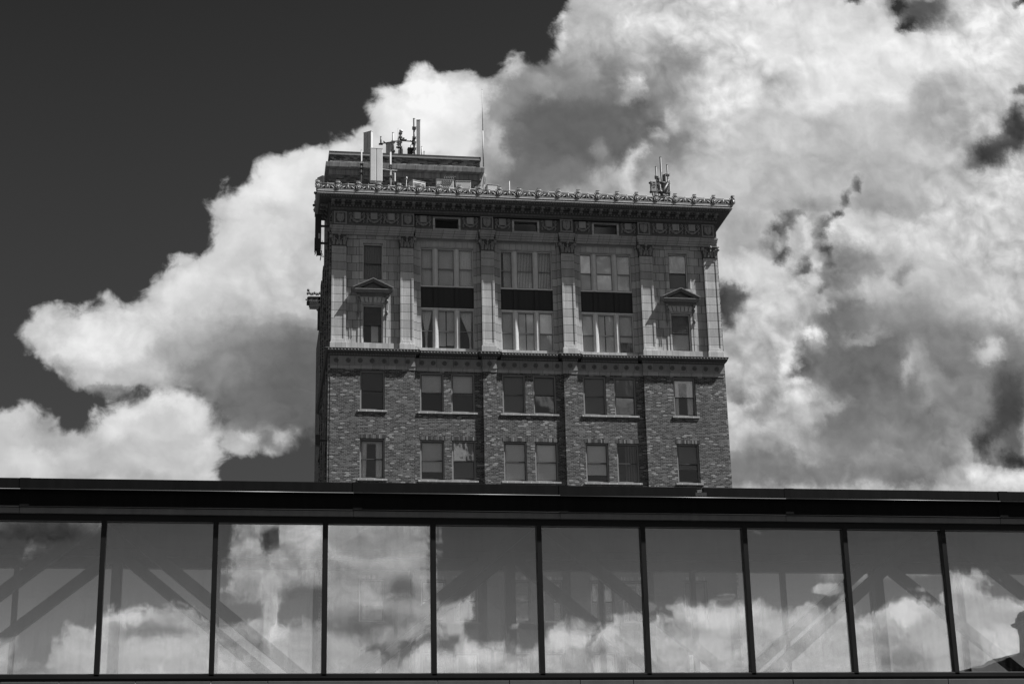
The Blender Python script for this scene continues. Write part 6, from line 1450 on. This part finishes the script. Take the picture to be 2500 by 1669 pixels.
# heads and sills of the glazing
b = MB(BO); b.box(BX0, BX1, yf - 0.02, yf + 0.12, GT, 8.384); b.build('head_rail', M['mull_black'], bridge, bevel=0.006)
b = MB(BO); b.box(BX0, BX1, yf + 0.0, yf + 0.03, GT - 0.012, GT + 0.004); b.box(BX0, BX1, yf + 0.0, yf + 0.03, GB - 0.004, GB + 0.012); b.build('glazing_bead', M['channel'], bridge)
b = MB(BO); b.box(BX0, BX1, yf - 0.03, yf + 0.12, 5.575, GB); b.build('sill_rail', M['mull_black'], bridge, bevel=0.006)
b = MB(BO); b.box(BX0, BX1, yf - 0.01, yf + 0.10, 5.53, 5.574); b.build('shadow_gap', M['mull_black'], bridge)
# cladding panels under the glass
xx = BX0
while xx < BX1 - 0.1:
    w_ = rb.choice([0.95, 1.25, 2.4, 2.9]); x1 = min(xx + w_, BX1)
    b = MB((xx, yf, 5.2)); b.box(xx + 0.006, x1 - 0.006, yf - 0.05 + rb.uniform(0, 0.006), yf + 0.02, 4.62, 5.528); b.build('cladding_panel', M['panel_grey'], bridge, bevel=0.004)
    xx = x1
BD = 33.8                                              # plane of the far glazing
b = MB(BO); b.box(BX0, BX1, BY + 0.03, BD + 0.1, 4.60, 5.20); b.build('deck', M['black_metal'], bridge)
b = MB(BO); b.box(BX0, BX1, BY - 0.05, BD + 0.2, 8.60, 8.86); b.build('roof', M['cap'], bridge)
b = MB(BO); b.box(BX0, BX1, BY + 0.08, BD - 0.06, 8.50, 8.598); b.build('ceiling', M['interior'], bridge)
b = MB(BO); b.box(BX0, BX1, BD - 0.05, BD + 0.12, 8.20, 8.598); b.box(BX0, BX1, BD - 0.05, BD + 0.12, 5.20, 5.60); b.build('far_rail', M['mull_black'], bridge)
fm = None
for i in range(27):
    xx = M0 + (i - 9) * PW
    if fm is None:
        b = MB((xx, BD, GB)); b.box(xx - 0.05, xx + 0.05, BD - 0.04, BD + 0.08, 5.60, 8.20); fm = b.build('far_mullion', M['mull_black'], bridge); xm0 = xx
    else: copy_tree(fm, bridge, (xx - xm0, 0, 0))
fp = None
for i in range(26):
    xa = M0 + (i - 9) * PW + 0.05; xb = xa + PW - 0.10
    if fp is None:
        b = MB(((xa + xb) / 2, BD, 6.9)); b.box(xa, xb, BD + 0.02, BD + 0.03, 5.60, 8.20); fp = b.build('far_pane', M['far_glass'], bridge); xm0 = xa
    else: copy_tree(fp, bridge, (xa - xm0, 0, 0))
# trusses just inside both glazed walls
for ty in (BY + 0.28, BD - 0.30):
    b = MB(BO); b.box(BX0, BX1, ty - 0.09, ty + 0.09, 8.36, 8.498); b.box(BX0, BX1, ty - 0.09, ty + 0.09, 5.20, 5.38); b.build('truss_chord', M['steel'], bridge)
    for k in range(-2, 5):
        xa = M0 + k * 4 * PW
        if not BX0 <= xa <= BX1: continue
        for sx in (-1, 1):
            x1 = xa + sx * 2 * PW
            if not BX0 <= x1 <= BX1: continue
            a_ = Vector((xa, ty, 8.45)); c_ = Vector((x1, ty, 5.35)); d = c_ - a_
            b = MB((xa, ty, 8.4)); b.obox((a_ + c_) / 2, d, (0, 1, 0), d.cross(Vector((0, 1, 0))), d.length / 2, 0.09, 0.10); b.build('truss_diagonal', M['steel'], bridge)
        if ty > BY + 1:
            b = MB((xa, ty, 5.3)); b.box(xa - 0.10, xa + 0.10, ty - 0.09, ty + 0.09, 5.38, 8.36); b.build('truss_post', M['steel'], bridge)
b = MB((BX0, 32, 0))
for xx in (BX0 + 1.0, BX1 - 1.0):
    b = MB((xx, 32, 0)); b.box(xx - 0.5, xx + 0.5, 31.2, 32.8, 0, 4.60); b.build('pier', M['panel_grey'], bridge, bevel=0.02)

# ------------------------------------------------------------------ the dark building opposite, seen only as a reflection in the last pane
VY = 150.0                                             # distance of its mirror image
RY = 2 * BY - VY
def refl(u_, v_): return u_ * VY, 1.7 + v_ * VY
church = empty('domed_roof_building', (60, RY, 0), 'dark building with a domed turret, seen mirrored in the last glass pane on the right', 'building')
PTS = [refl(*q) for q in REFLECTED_ROOF]
b = MB((60, RY, 0)); poly = PTS + [(PTS[-1][0] + 30, PTS[-1][1] + 6.0), (PTS[-1][0] + 30, 0), (PTS[0][0] - 0.2, 0)]
n_ = len(poly); dpt = 14.0
b.raw([(x, RY, z) for x, z in poly] + [(x, RY - dpt, z) for x, z in poly], [tuple(range(n_)), tuple(range(2 * n_ - 1, n_ - 1, -1))] + [(i, i + n_, (i + 1) % n_ + n_, (i + 1) % n_) for i in range(n_)])
b.build('roof_and_wall', M['dark_stone'], church)
(tx, tzb), (tx2, tzt) = refl(*TURRET[0]), refl(*TURRET[1])
tr_ = TURRET[2] * VY
b = MB((tx, RY - 2, tzb)); hh = tzt - tzb
ed = refl(0, TURRET[3])[1]
b.lathe((tx, RY + tr_ * 1.1, 0), (0, 0, 1), [(tr_ * 0.74, tzb - 6), (tr_ * 0.78, ed - 0.75), (tr_ * 0.92, ed - 0.6), (tr_ * 0.92, ed - 0.3), (tr_ * 1.35, ed - 0.12), (tr_ * 1.46, ed - 0.02), (tr_ * 1.46, ed + 0.08), (tr_ * 1.05, ed + 0.14)], 20)
b.build('turret', M['dark_stone'], church)
b = MB((tx, RY - 2, ed)); b.lathe((tx, RY + tr_ * 1.1, ed), (0, 0, 1), [(tr_ * 1.02, 0.12), (tr_ * 1.02, (tzt - ed) * 0.45), (tr_ * 0.88, (tzt - ed) * 0.72), (tr_ * 0.55, (tzt - ed) * 0.93), (tr_ * 0.2, tzt - ed), (0.001, tzt - ed)], 20)
b.build('dome', M['dark_stone'], church)
for k in range(4):
    b = MB((tx, RY, ed)); a = math.radians(-60 + 40 * k) + math.pi / 2
    cx_, cy_ = tx + tr_ * 0.77 * math.cos(a), RY + tr_ * 1.1 + tr_ * 0.77 * math.sin(a)
    b.obox((cx_, cy_, ed - 1.6), (-math.sin(a), math.cos(a), 0), (math.cos(a), math.sin(a), 0), (0, 0, 1), tr_ * 0.18, 0.04, 0.6); b.build('turret_opening', M['room'], church)
